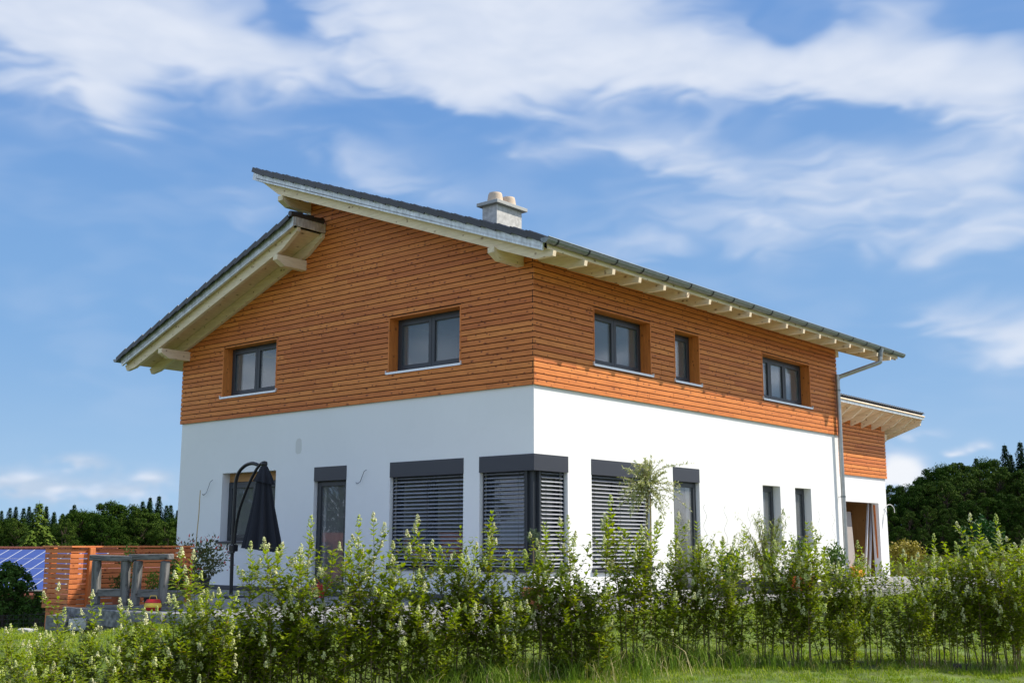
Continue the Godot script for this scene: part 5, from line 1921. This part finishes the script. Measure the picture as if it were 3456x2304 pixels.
func make_willow() -> void:
	var r := RandomNumberGenerator.new()
	r.seed = 61
	var at := ground_at(2.98, 1.26)
	var o := thing("willow_standard", "variegated willow standard tree with a loose cream and green crown before the side blind", "tree", at)
	var top := 1.55 - at.y
	var tr := Geo.new()
	tr.tube(PackedVector3Array([Vector3(-0.06, -0.05, 0.02), Vector3(-0.03, top * 0.5, 0.01), Vector3(0.02, top, 0), Vector3(0.02, top + 0.2, 0)]), PackedFloat32Array([0.016, 0.013, 0.013, 0.008]), 8, false)
	var lv := Geo.new()
	for k in 90:
		var a := r.randf() * TAU
		var el := r.randf_range(-1.0, 1.4)
		var d := Vector3(cos(a) * cos(el), sin(el), sin(a) * cos(el))
		var l := r.randf_range(0.26, 0.52) * (1.4 if k % 8 == 0 else 1.0)
		var s := Vector3(0.02, top + r.randf_range(0.05, 0.32), 0)
		var path := PackedVector3Array()
		for i in 6:
			var f := i / 5.0
			path.append(s + d * l * f + Vector3(0, -0.10 * f * f * l / 0.4, 0))
		tr.tube(path, PackedFloat32Array([0.004, 0.003, 0.0025, 0.002, 0.0015, 0.001]), 4, false)
		for i in 44:
			var f := r.randf_range(0.2, 1.0)
			var p := along(path, f)
			var b := (d * 0.6 + Vector3(r.randfn(), r.randfn() * 0.8, r.randfn()) * 0.6).normalized()
			var mix := r.randf()
			lv.col = Color(0.30, 0.34, 0.08).lerp(Color(0.74, 0.68, 0.44), mix if f > 0.6 else mix * 0.6)
			lv.leaf(p, b, (Vector3.UP + Vector3(r.randfn(), r.randfn(), r.randfn()) * 0.5).normalized(), r.randf_range(0.03, 0.055), 0.014, 0.1, 0.2)
	obj("trunk", tr, M.stem, o)
	stuff(obj("leaves", lv, M.houseplant, o))
	var st := Geo.new()
	st.tube(PackedVector3Array([Vector3(2.99, at.y, 1.22), Vector3(3.01, 1.60, 1.20)]), PackedFloat32Array([0.011]), 7)
	tag(obj("support_stake", st, M.cane), "slim wooden stake tied beside the trunk of the variegated willow", "stake")


func make_bamboo() -> void:
	var r := RandomNumberGenerator.new()
	r.seed = 62
	var o := thing("bamboo_plant", "tall feathery bamboo with narrow yellow-green leaves in front of the small windows", "bamboo", Vector3(0.85, 0.25, -6.15))
	var st := Geo.new()
	var lv := Geo.new()
	for k in 42:
		var a := r.randf() * TAU
		var lean := r.randf_range(0.08, 0.62)
		var h := r.randf_range(0.5, 1.38)
		var d := Vector3(cos(a), 0, sin(a))
		var path := PackedVector3Array()
		for i in 6:
			var f := i / 5.0
			path.append(d * (0.06 + lean * f * f) + Vector3(0, h * f, 0))
		st.tube(path, PackedFloat32Array([0.006, 0.005, 0.0045, 0.004, 0.003, 0.001]), 5, false)
		for i in 80:
			var f := r.randf_range(0.2, 1.0)
			var p := along(path, f)
			var b := (Vector3(r.randfn(), r.randfn() * 0.5 - 0.2, r.randfn()) + d * 0.3).normalized()
			lv.col = Color(0.15, 0.22, 0.03).lerp(Color(0.38, 0.36, 0.07), r.randf() * r.randf())
			lv.leaf(p, b, Vector3.UP, r.randf_range(0.07, 0.13), 0.019, 0.1, 0.25)
	obj("canes", st, M.stem, o)
	stuff(obj("leaves", lv, M.houseplant, o))


# ------------------------------------------------------------------ neighbours
func make_neighbours() -> void:
	# barn with solar panels down the slope on the left
	var barn := thing("barn", "low dark barn with a red tiled roof full of blue solar panels beyond the fence", "barn")
	# ridge from left to right of the view; slope faces the camera
	var rl := Vector3(-31.5, 0.70, -4.38)
	var rr := Vector3(-26.6, 0.70, -8.54)
	var x := (rr - rl).normalized()
	var fwd := Vector3(-x.z, 0, x.x)
	if fwd.dot(Vector3(11, 0, 14)) < 0.0:
		fwd = -fwd
	var down := (fwd * 5.2 + Vector3(0, -1.32, 0))
	var len_d := down.length()
	var dn := down / len_d
	var nrm := dn.cross(x).normalized()
	if nrm.y < 0:
		nrm = -nrm
	var bas := Basis(x, nrm, dn)
	if bas.determinant() < 0:
		bas = Basis(-x, nrm, dn)
	var width := rl.distance_to(rr)
	var o := (rl + rr) * 0.5
	var rg := Geo.new()
	rg.box(Transform3D(bas, o) * Transform3D(Basis(), Vector3(0, -0.12, len_d / 2)), Vector3(width + 0.6, 0.16, len_d + 0.2), 0.02)
	rg.box(Transform3D(Basis(x, Vector3.UP, x.cross(Vector3.UP)).orthonormalized(), o - fwd * 2.6 + Vector3(0, -0.8, 0)) * Transform3D(), Vector3(width + 0.6, 0.12, 5.4))
	var roof_n := obj("roof", rg, M.redroof, barn)
	var nt := 34
	for k in nt:
		var t := Geo.new()
		var c := rl.lerp(rr, (k + 0.5) / nt)
		t.tube(PackedVector3Array([c - x * 0.075 + Vector3(0, 0.0, 0), c + x * 0.085 + Vector3(0, 0.015, 0)]), PackedFloat32Array([0.10, 0.085]), 8)
		obj("ridge_tile", t, M.redroof, roof_n)
	var pw := 0.47
	var phh := len_d * 0.235
	for j in 4:
		for k in 13:
			var pg := Geo.new()
			var cc := Vector3(width / 2 * (1 if bas.x.dot(x) > 0 else -1), 0, 0)
			var ox := (width / 2 - 0.1 - (k + 0.5) * pw) * (1.0 if bas.x.dot(x) > 0 else -1.0)
			cc = Vector3(ox, 0.03, 0.22 + (j + 0.5) * phh)
			pg.box(Transform3D(bas, o) * Transform3D(Basis(), cc + Vector3(0, 0.012, 0)), Vector3(pw - 0.055, 0.03, phh - 0.07))
			var fr := Geo.new()
			fr.box(Transform3D(bas, o) * Transform3D(Basis(), cc), Vector3(pw - 0.01, 0.036, phh - 0.01))
			var fo := obj("solar_panel", fr, M.pvframe, roof_n)
			obj("cell_sheet", pg, M.solar, fo)
	var wg := Geo.new()
	var foot := o + dn * (len_d - 0.4)
	wg.box(Transform3D(Basis(x, Vector3.UP, x.cross(Vector3.UP)), Vector3(foot.x, -2.3, foot.z) - fwd * 2.6), Vector3(width, 3.0, 5.2))
	obj("wall", wg, M.barnwall, barn)
	# dark gable roof at the left edge
	var dh := thing("dark_roofed_house", "dark steep gable roof at the left edge behind the solar barn", "house", Vector3(-51.2, -3.9, -11.4), 0.70)
	var dg := Geo.new()
	dg.prism(poly([-3.6, 2.6, 0.0, 5.6, 3.6, 2.6, 3.4, 2.5, 0.0, 5.3, -3.4, 2.5]), Transform3D(), -6.0, 0.3)
	obj("roof", dg, M.darkroof, dh)
	var dw := Geo.new()
	dw.prism(poly([-3.1, 0.0, 3.1, 0.0, 3.1, 2.7, 0.0, 5.2, -3.1, 2.7]), Transform3D(), -5.8, 0.0)
	obj("wall", dw, M.barnwall, dh)
	# houses that only the window panes show
	var ch := thing("red_roofed_house", "neighbour's house with a red tiled roof mirrored in the gable door", "house", Vector3(-40.0, -4.2, 33.0), 0.9)
	var hw := Geo.new()
	hw.prism(poly([-4.5, 0.0, 4.5, 0.0, 4.5, 3.2, 0.0, 5.2, -4.5, 3.2]), Transform3D(), -6.0, 6.0)
	obj("wall", hw, M.barnwall, ch)
	var hr := Geo.new()
	hr.prism(poly([-5.2, 3.0, 0.0, 5.5, 5.2, 3.0, 5.2, 3.2, 0.0, 5.75, -5.2, 3.2]), Transform3D(), -6.6, 6.6)
	obj("roof", hr, M.redroof, ch)
	var nh := thing("grey_roofed_house", "neighbour's house with a grey roof mirrored in the upper side windows", "house", Vector3(24.0, -0.4, -27.0), 0.5)
	var nw := Geo.new()
	nw.prism(poly([-5.0, 0.0, 5.0, 0.0, 5.0, 4.6, 0.0, 8.0, -5.0, 4.6]), Transform3D(), -5.5, 5.5)
	obj("wall", nw, M.whitewall, nh)
	var nr := Geo.new()
	nr.prism(poly([-5.8, 4.2, 0.0, 8.3, 5.8, 4.2, 5.8, 4.4, 0.0, 8.55, -5.8, 4.4]), Transform3D(), -6.2, 6.2)
	obj("roof", nr, M.render_grey, nh)
	# wire fence below the lawn
	var wf := thing("wire_fence", "low dark wire mesh fence at the bottom of the lawn in front of the barn", "fence")
	var a := Vector3(-10.6, 0, 5.4)
	var b := Vector3(-8.2, 0, 2.0)
	a.y = -0.78
	b.y = -0.72
	var prev := a
	for k in 4:
		var p := a.lerp(b, k / 3.0)
		var pg := Geo.new()
		pg.tube(PackedVector3Array([p + Vector3(0, -0.7, 0), p + Vector3(0, 0.42, 0)]), PackedFloat32Array([0.018]), 8)
		obj("post", pg, M.wire, wf)
		prev = p
	var ng := Geo.new()
	for k in 46:
		var p := a.lerp(b, k / 45.0)
		ng.tube(PackedVector3Array([p + Vector3(0, -0.6, 0), p + Vector3(0, 0.38, 0)]), PackedFloat32Array([0.003]), 3, false)
	for k in 14:
		var y := -0.6 + k * 0.075
		ng.tube(PackedVector3Array([a + Vector3(0, y, 0), b + Vector3(0, y, 0)]), PackedFloat32Array([0.003]), 3, false)
	stuff(obj("wire_mesh", ng, M.mesh, wf))
	# round garden tree at the left edge
	var lt := broadleaf(3001, 2.5, 1.9, 150, 12000, 0.07, Color(0.035, 0.075, 0.015), Color(0.10, 0.16, 0.03), 0.05)
	lt.name = "garden_tree"
	add_child(lt, true)
	lt.position = Vector3(-11.02, -1.80, 3.10)
	tag(lt, "round leafy garden tree at the left edge in front of the solar panels", "tree")
	# larch at the left edge of the view
	var la := spruce_tree(3002, 8.8, 8.0, Color(0.06, 0.10, 0.016), Color(0.17, 0.22, 0.035))
	la.name = "larch_tree"
	add_child(la, true)
	la.position = Vector3(-69.5, -4.8, -27.5)
	tag(la, "light green feathery larch standing in front of the dark trees at the left edge", "tree")


const HEDGE_AT := [[2.48, 10.07, 0.24], [2.43, 9.8, 0.26], [2.49, 9.58, 0.28], [2.42, 9.33, 0.36], [2.31, 9.14, 0.55], [2.37, 8.94, 0.49], [2.68, 8.89, 0.35], [2.7, 8.72, 0.39], [2.8, 8.51, 0.83], [2.75, 8.24, 0.81], [2.97, 8.13, 0.71], [2.92, 7.88, 0.81], [2.94, 7.67, 0.89], [3.13, 7.58, 0.91], [3.1, 7.31, 1.11], [3.23, 7.14, 0.83], [3.47, 7.1, 0.93], [3.43, 6.77, 1.12], [3.59, 6.69, 1.15], [3.66, 6.45, 1.05], [3.83, 6.25, 1.14], [3.84, 5.94, 1.11], [4.04, 5.76, 1.25], [4.23, 5.64, 0.95], [4.28, 5.31, 1.06], [4.36, 5.04, 1.15], [4.6, 4.97, 1.15], [4.73, 4.83, 1.25], [4.9, 4.47, 1.34], [4.98, 4.04, 1.2], [5.11, 3.82, 1.06], [5.33, 3.65, 1.17], [5.44, 3.35, 1.11], [5.64, 3.08, 0.88], [5.89, 2.98, 1.0], [6.03, 2.93, 1.17], [6.11, 2.48, 1.11], [6.24, 2.34, 0.91], [6.45, 2.15, 0.91], [6.65, 1.93, 0.83], [6.85, 1.56, 0.98], [6.96, 1.38, 0.94], [7.17, 1.19, 1.16], [7.28, 1.03, 1.21], [7.43, 0.74, 1.18], [7.52, 0.39, 1.05], [7.76, 0.22, 1.07], [3.1, 10.2, 0.24], [3.2, 9.98, 0.19], [3.35, 9.86, 0.16], [3.46, 9.64, 0.22], [3.52, 9.45, 0.15], [3.31, 8.97, 0.27], [6.41, 2.68, 0.57], [6.87, 2.03, 0.68], [7.64, 1.11, 0.9]]
const HEDGE_SAY := ["privet shrub at the left edge of the photo, in the bottom corner",
	"privet shrub second from the left edge, below the wire fence",
	"privet shrub low at the left below the white boulder",
	"privet shrub left of the stone block, with a shoot before the solar roof",
	"privet shrub with a tall shoot before the left corner of the orange fence",
	"privet shrub in front of the left timber frame's first post",
	"privet shrub low in front of the gap between the timber frames",
	"privet shrub in front of the right timber frame",
	"privet shrub with big cream blossoms left of the red-tipped shrub",
	"privet shrub with cream blossoms in front of the red-tipped shrub",
	"privet shrub in front of the wall left of the parasol mast",
	"privet shrub in front of the foot of the parasol mast",
	"privet shrub directly below the closed parasol canopy",
	"privet shrub just right of the parasol canopy",
	"privet shrub with a tall leafy shoot left of the gable door",
	"privet shrub in front of the left half of the gable door",
	"privet shrub in front of the right edge of the gable door",
	"privet shrub with a pale flower spike left of the wide gable blind",
	"privet shrub with a tall shoot at the left edge of the wide gable blind",
	"privet shrub before the left part of the wide gable blind",
	"privet shrub before the middle of the wide gable blind",
	"privet shrub before the right edge of the wide gable blind",
	"privet shrub tallest flower spike left of the house corner, before the corner blind",
	"privet shrub with a cream flower cluster before the corner blind",
	"privet shrub below the ball conifer at the house corner",
	"privet shrub right of the ball conifer before the sunlit corner blind",
	"privet shrub between the corner blind and the side blind",
	"privet shrub with a dark shoot before the left edge of the side blind",
	"privet shrub with the tallest dark shoot under the willow crown",
	"privet shrub right of the willow trunk, before the white wall",
	"privet shrub before the garden door's left jamb",
	"privet shrub right of the garden door",
	"privet shrub before the leafy plant right of the garden door",
	"privet shrub below the bamboo",
	"privet shrub right of the bamboo below the first small window",
	"privet shrub below the second small window",
	"privet shrub with pale blossoms left of the downpipe foot",
	"privet shrub before the foot of the downpipe",
	"privet shrub before the garage doorway",
	"privet shrub low below the golden bush",
	"privet shrub with flower spikes right of the golden bush",
	"privet shrub before the bright strip of drive on the right",
	"privet shrub with a leafy top before the dark wood on the right",
	"privet shrub tallest on the right, before the dark wood",
	"privet shrub with cream spikes near the right edge",
	"privet shrub at the right edge of the photo",
	"privet shrub cut off by the right edge of the photo",
	"privet shrub in the left bottom corner, in front of the others",
	"privet shrub low in front of the row, below the boulder at the left",
	"privet shrub low in front of the row, below the stone block",
	"privet shrub in front of the row, below the left timber frame",
	"privet shrub low in front of the row, below the gap between the timber frames",
	"privet shrub in front of the row, below the red-tipped shrub",
	"privet shrub short, in front of the row below the downpipe",
	"privet shrub between the golden bush and the right group of shrubs",
	"privet shrub in front of the row at the right edge"]
const FOREST := [[4, -119.5, -46.5, 7.9, "dark pointed spruce in the wood on the left horizon", "trees of the wood on the left horizon"],
	[4, -119.4, -49.2, 7.8, "dark pointed spruce in the wood on the left horizon", "trees of the wood on the left horizon"],
	[5, -120.3, -52.4, 8.2, "dark pointed spruce in the wood on the left horizon", "trees of the wood on the left horizon"],
	[5, -113.7, -50.1, 7.8, "dark pointed spruce in the wood on the left horizon", "trees of the wood on the left horizon"],
	[5, -115.8, -52.2, 8.2, "dark pointed spruce in the wood on the left horizon", "trees of the wood on the left horizon"],
	[4, -110.4, -50.3, 8.2, "dark pointed spruce in the wood on the left horizon", "trees of the wood on the left horizon"],
	[5, -111.4, -52.0, 8.0, "dark pointed spruce in the wood on the left horizon", "trees of the wood on the left horizon"],
	[4, -112.4, -53.8, 8.6, "dark pointed spruce in the wood on the left horizon", "trees of the wood on the left horizon"],
	[5, -109.2, -52.6, 7.9, "dark pointed spruce in the wood on the left horizon", "trees of the wood on the left horizon"],
	[5, -108.4, -61.1, 9.6, "dark pointed spruce in the wood on the left horizon", "trees of the wood on the left horizon"],
	[5, -102.3, -58.4, 9.3, "dark pointed spruce in the wood on the left horizon", "trees of the wood on the left horizon"],
	[4, -101.6, -59.0, 9.1, "dark pointed spruce in the wood on the left horizon", "trees of the wood on the left horizon"],
	[5, -100.2, -58.9, 9.0, "dark pointed spruce in the wood on the left horizon", "trees of the wood on the left horizon"],
	[4, -101.0, -60.8, 9.0, "dark pointed spruce in the wood on the left horizon", "trees of the wood on the left horizon"],
	[4, -100.8, -62.3, 9.0, "dark pointed spruce in the wood on the left horizon", "trees of the wood on the left horizon"],
	[0, -111.2, -41.8, 7.2, "dark broadleaf tree in the wood on the left horizon", "trees of the wood on the left horizon"],
	[1, -111.4, -44.1, 7.0, "dark broadleaf tree in the wood on the left horizon", "trees of the wood on the left horizon"],
	[0, -107.5, -44.9, 6.4, "dark broadleaf tree in the wood on the left horizon", "trees of the wood on the left horizon"],
	[1, -108.8, -50.3, 7.0, "dark broadleaf tree in the wood on the left horizon", "trees of the wood on the left horizon"],
	[0, -103.2, -48.5, 7.6, "dark broadleaf tree in the wood on the left horizon", "trees of the wood on the left horizon"],
	[2, -105.7, -51.6, 8.0, "dark broadleaf tree in the wood on the left horizon", "trees of the wood on the left horizon"],
	[0, -96.7, -54.0, 7.7, "dark broadleaf tree in the wood on the left horizon", "trees of the wood on the left horizon"],
	[0, -94.5, -55.9, 7.2, "dark broadleaf tree in the wood on the left horizon", "trees of the wood on the left horizon"],
	[2, -99.0, -57.3, 7.6, "dark broadleaf tree in the wood on the left horizon", "trees of the wood on the left horizon"],
	[0, -96.4, -49.0, 9.2, "big round dark broadleaf tree just left of the house on the horizon", ""],
	[2, -97.0, -51.1, 8.8, "dark broadleaf tree right beside the biggest round one left of the house", ""],
	[1, -93.0, -50.6, 8.6, "lighter broadleaf tree between the biggest round one and the house corner", ""],
	[3, -90.4, -41.0, 6.3, "light green birch-like tree low in front of the dark wood on the left", ""],
	[3, -95.6, -47.0, 7.7, "broadleaf tree at the left flank of the biggest round tree", ""],
	[1, -30.2, -86.7, 6.1, "dark broadleaf tree in the dense wood right of the garage", "trees of the wood right of the garage"],
	[3, -28.0, -84.7, 6.6, "dark broadleaf tree in the dense wood right of the garage", "trees of the wood right of the garage"],
	[2, -26.3, -83.5, 6.4, "dark broadleaf tree in the dense wood right of the garage", "trees of the wood right of the garage"],
	[2, -24.8, -82.2, 6.2, "dark broadleaf tree in the dense wood right of the garage", "trees of the wood right of the garage"],
	[0, -26.3, -79.6, 4.6, "dark broadleaf tree in the dense wood right of the garage", "trees of the wood right of the garage"],
	[3, -24.2, -78.7, 4.1, "dark broadleaf tree in the dense wood right of the garage", "trees of the wood right of the garage"],
	[1, -23.9, -82.9, 6.6, "dark broadleaf tree in the dense wood right of the garage", "trees of the wood right of the garage"],
	[3, -22.7, -78.7, 4.5, "dark broadleaf tree in the dense wood right of the garage", "trees of the wood right of the garage"],
	[3, -22.2, -81.7, 6.5, "dark broadleaf tree in the dense wood right of the garage", "trees of the wood right of the garage"],
	[1, -21.1, -78.8, 4.4, "dark broadleaf tree in the dense wood right of the garage", "trees of the wood right of the garage"],
	[3, -21.7, -84.7, 7.3, "dark broadleaf tree in the dense wood right of the garage", "trees of the wood right of the garage"],
	[2, -20.2, -80.8, 4.8, "dark broadleaf tree in the dense wood right of the garage", "trees of the wood right of the garage"],
	[3, -20.9, -86.8, 7.7, "dark broadleaf tree in the dense wood right of the garage", "trees of the wood right of the garage"],
	[0, -19.0, -81.8, 5.2, "dark broadleaf tree in the dense wood right of the garage", "trees of the wood right of the garage"],
	[3, -19.7, -87.8, 7.9, "dark broadleaf tree in the dense wood right of the garage", "trees of the wood right of the garage"],
	[2, -17.8, -82.9, 5.4, "dark broadleaf tree in the dense wood right of the garage", "trees of the wood right of the garage"],
	[1, -18.0, -87.9, 7.9, "dark broadleaf tree in the dense wood right of the garage", "trees of the wood right of the garage"],
	[3, -16.3, -82.8, 5.4, "dark broadleaf tree in the dense wood right of the garage", "trees of the wood right of the garage"],
	[0, -16.4, -88.0, 7.5, "dark broadleaf tree in the dense wood right of the garage", "trees of the wood right of the garage"],
	[1, -15.0, -86.6, 6.2, "dark broadleaf tree in the dense wood right of the garage", "trees of the wood right of the garage"],
	[0, -29.0, -95.6, 8.0, "dark broadleaf tree in the dense wood right of the garage", "trees of the wood right of the garage"],
	[1, -18.8, -101.7, 9.4, "dark broadleaf tree in the dense wood right of the garage", "trees of the wood right of the garage"],
	[3, -31.3, -84.5, 5.5, "dark broadleaf tree in the dense wood right of the garage", "trees of the wood right of the garage"],
	[0, -23.8, -75.1, 3.0, "dark broadleaf tree in the dense wood right of the garage", "trees of the wood right of the garage"],
	[1, -22.0, -75.3, 2.8, "dark broadleaf tree in the dense wood right of the garage", "trees of the wood right of the garage"],
	[0, -20.8, -76.4, 3.0, "dark broadleaf tree in the dense wood right of the garage", "trees of the wood right of the garage"],
	[0, -19.4, -76.3, 2.8, "dark broadleaf tree in the dense wood right of the garage", "trees of the wood right of the garage"],
	[0, -18.7, -78.2, 3.0, "dark broadleaf tree in the dense wood right of the garage", "trees of the wood right of the garage"],
	[3, -17.1, -78.2, 3.0, "dark broadleaf tree in the dense wood right of the garage", "trees of the wood right of the garage"],
	[1, -16.2, -80.3, 3.0, "dark broadleaf tree in the dense wood right of the garage", "trees of the wood right of the garage"],
	[2, -27.6, -94.2, 8.5, "open-crowned dark tree standing against the white cloud right of the garage", ""],
	[0, -27.0, -96.0, 9.2, "dark tree on the skyline right of the open-crowned one by the cloud", ""],
	[1, -26.2, -98.0, 9.5, "dark round treetop on the skyline left of the spruces on the right", ""],
	[4, -25.8, -100.9, 10.2, "slim spruce tip on the skyline between the round treetops on the right", ""],
	[0, -24.2, -99.7, 9.8, "dark round treetop between the spruce tips on the right skyline", ""],
	[5, -24.2, -104.9, 11.7, "tall spruce left of the tallest one near the right edge", ""],
	[4, -22.7, -104.9, 11.9, "tallest spruce on the skyline at the right edge", ""],
	[5, -24.1, -106.3, 10.8, "shorter spruce between the two tallest ones at the right edge", ""],
	[4, -21.4, -106.0, 11.5, "dark pointed spruce rising out of the wood right of the garage", "trees of the wood right of the garage"],
	[2, -62.0, 50.0, 10.0, "tree across the lane that shows only as a reflection in the gable windows", "trees mirrored in the panes"],
	[3, -55.0, 58.0, 12.0, "tree across the lane that shows only as a reflection in the gable windows", "trees mirrored in the panes"],
	[2, -70.0, 40.0, 11.0, "tree across the lane that shows only as a reflection in the gable windows", "trees mirrored in the panes"],
	[2, -50.0, 50.0, 9.0, "tree across the lane that shows only as a reflection in the gable windows", "trees mirrored in the panes"],
	[0, -64.0, 62.0, 12.0, "tree across the lane that shows only as a reflection in the gable windows", "trees mirrored in the panes"],
	[2, -78.0, 52.0, 12.0, "tree across the lane that shows only as a reflection in the gable windows", "trees mirrored in the panes"],
	[1, -45.0, 60.0, 11.0, "tree across the lane that shows only as a reflection in the gable windows", "trees mirrored in the panes"],
	[1, -57.0, 38.0, 8.0, "tree across the lane that shows only as a reflection in the gable windows", "trees mirrored in the panes"],
	[0, -102.7, -38.5, 7.0, "dark broadleaf tree in the wood on the left horizon", "trees of the wood on the left horizon"],
	[1, -103.7, -40.2, 6.7, "dark broadleaf tree in the wood on the left horizon", "trees of the wood on the left horizon"],
	[2, -104.7, -42.0, 6.8, "dark broadleaf tree in the wood on the left horizon", "trees of the wood on the left horizon"],
	[3, -100.8, -41.4, 6.9, "dark broadleaf tree in the wood on the left horizon", "trees of the wood on the left horizon"],
	[0, -101.8, -43.2, 7.0, "dark broadleaf tree in the wood on the left horizon", "trees of the wood on the left horizon"],
	[1, -97.9, -42.5, 6.6, "dark broadleaf tree in the wood on the left horizon", "trees of the wood on the left horizon"],
	[2, -98.9, -44.3, 6.7, "dark broadleaf tree in the wood on the left horizon", "trees of the wood on the left horizon"],
	[3, -99.8, -46.1, 6.9, "dark broadleaf tree in the wood on the left horizon", "trees of the wood on the left horizon"],
	[0, -96.0, -45.4, 7.0, "dark broadleaf tree in the wood on the left horizon", "trees of the wood on the left horizon"],
	[1, -96.9, -47.3, 6.6, "dark broadleaf tree in the wood on the left horizon", "trees of the wood on the left horizon"],
	[2, -93.2, -46.5, 6.7, "dark broadleaf tree in the wood on the left horizon", "trees of the wood on the left horizon"],
	[3, -94.1, -48.4, 6.8, "dark broadleaf tree in the wood on the left horizon", "trees of the wood on the left horizon"],
	[0, -94.9, -50.3, 7.0, "dark broadleaf tree in the wood on the left horizon", "trees of the wood on the left horizon"],
	[1, -91.2, -49.5, 6.6, "dark broadleaf tree in the wood on the left horizon", "trees of the wood on the left horizon"],
	[2, -92.0, -51.4, 6.7, "dark broadleaf tree in the wood on the left horizon", "trees of the wood on the left horizon"],
	[3, -88.4, -50.5, 6.8, "dark broadleaf tree in the wood on the left horizon", "trees of the wood on the left horizon"],
	[0, -89.2, -52.5, 6.9, "dark broadleaf tree in the wood on the left horizon", "trees of the wood on the left horizon"],
	[4, -120.0, -46.1, 8.1, "dark pointed spruce in the wood on the left horizon", "trees of the wood on the left horizon"],
	[5, -124.3, -49.0, 8.1, "dark pointed spruce in the wood on the left horizon", "trees of the wood on the left horizon"],
	[4, -121.5, -48.7, 8.1, "dark pointed spruce in the wood on the left horizon", "trees of the wood on the left horizon"],
	[5, -118.8, -48.4, 8.0, "dark pointed spruce in the wood on the left horizon", "trees of the wood on the left horizon"],
	[4, -123.0, -51.4, 8.1, "dark pointed spruce in the wood on the left horizon", "trees of the wood on the left horizon"],
	[5, -120.5, -50.9, 8.0, "dark pointed spruce in the wood on the left horizon", "trees of the wood on the left horizon"],
	[4, -117.8, -50.5, 7.9, "dark pointed spruce in the wood on the left horizon", "trees of the wood on the left horizon"],
	[5, -115.1, -50.2, 7.8, "dark pointed spruce in the wood on the left horizon", "trees of the wood on the left horizon"],
	[4, -119.2, -53.3, 7.9, "dark pointed spruce in the wood on the left horizon", "trees of the wood on the left horizon"],
	[5, -116.8, -52.7, 7.8, "dark pointed spruce in the wood on the left horizon", "trees of the wood on the left horizon"],
	[4, -114.1, -52.3, 7.8, "dark pointed spruce in the wood on the left horizon", "trees of the wood on the left horizon"],
	[5, -118.1, -55.5, 7.8, "dark pointed spruce in the wood on the left horizon", "trees of the wood on the left horizon"],
	[4, -115.5, -55.1, 7.8, "dark pointed spruce in the wood on the left horizon", "trees of the wood on the left horizon"],
	[5, -112.9, -54.7, 7.7, "dark pointed spruce in the wood on the left horizon", "trees of the wood on the left horizon"],
	[4, -110.5, -54.1, 7.6, "dark pointed spruce in the wood on the left horizon", "trees of the wood on the left horizon"],
	[5, -114.4, -57.4, 7.7, "dark pointed spruce in the wood on the left horizon", "trees of the wood on the left horizon"],
	[4, -104.6, -57.8, 9.3, "dark pointed spruce in the wood on the left horizon", "trees of the wood on the left horizon"],
	[5, -104.0, -58.3, 9.1, "dark pointed spruce in the wood on the left horizon", "trees of the wood on the left horizon"],
	[4, -103.4, -58.8, 9.2, "dark pointed spruce in the wood on the left horizon", "trees of the wood on the left horizon"],
	[5, -102.8, -59.3, 9.0, "dark pointed spruce in the wood on the left horizon", "trees of the wood on the left horizon"],
	[4, -102.2, -59.9, 9.1, "dark pointed spruce in the wood on the left horizon", "trees of the wood on the left horizon"],
	[5, -101.5, -60.4, 9.3, "dark pointed spruce in the wood on the left horizon", "trees of the wood on the left horizon"],
	[4, -100.9, -60.9, 9.0, "dark pointed spruce in the wood on the left horizon", "trees of the wood on the left horizon"]]



func _ready() -> void:
	rng.seed = 4242
	# camera
	var cam := Camera3D.new()
	cam.name = "camera"
	cam.fov = 33.62
	cam.near = 0.1
	cam.far = 3000.0
	add_child(cam)
	cam.position = Vector3(11.548, 0.959, 14.184)
	cam.rotation = Vector3(deg_to_rad(10.0946), deg_to_rad(40.2715), deg_to_rad(0.0698))
	cam.current = true
	# sky
	var env := Environment.new()
	env.background_mode = Environment.BG_SKY
	var sky := Sky.new()
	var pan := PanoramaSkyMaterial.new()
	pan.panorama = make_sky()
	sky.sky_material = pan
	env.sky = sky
	env.tonemap_mode = Environment.TONE_MAPPER_LINEAR
	env.tonemap_exposure = 1.22
	env.sdfgi_enabled = true
	env.ssao_enabled = true
	env.ssil_enabled = true
	var we := WorldEnvironment.new()
	we.name = "world"
	we.environment = env
	add_child(we)
	# sun
	var sun := DirectionalLight3D.new()
	sun.name = "sun"
	sun.light_energy = 1.6
	sun.light_color = Color(1.0, 0.965, 0.90)
	sun.light_angular_distance = 0.5
	sun.shadow_enabled = true
	add_child(sun)
	sun.look_at_from_position(Vector3(0.95, 1.5, -1.07) * 40.0, Vector3.ZERO)
	make_materials()
	make_ground()
	make_house()
	make_annex()
	make_terrace()
	make_neighbours()
	make_forest()
	make_yard()
	make_plants()
	make_hedge()
	make_grass()
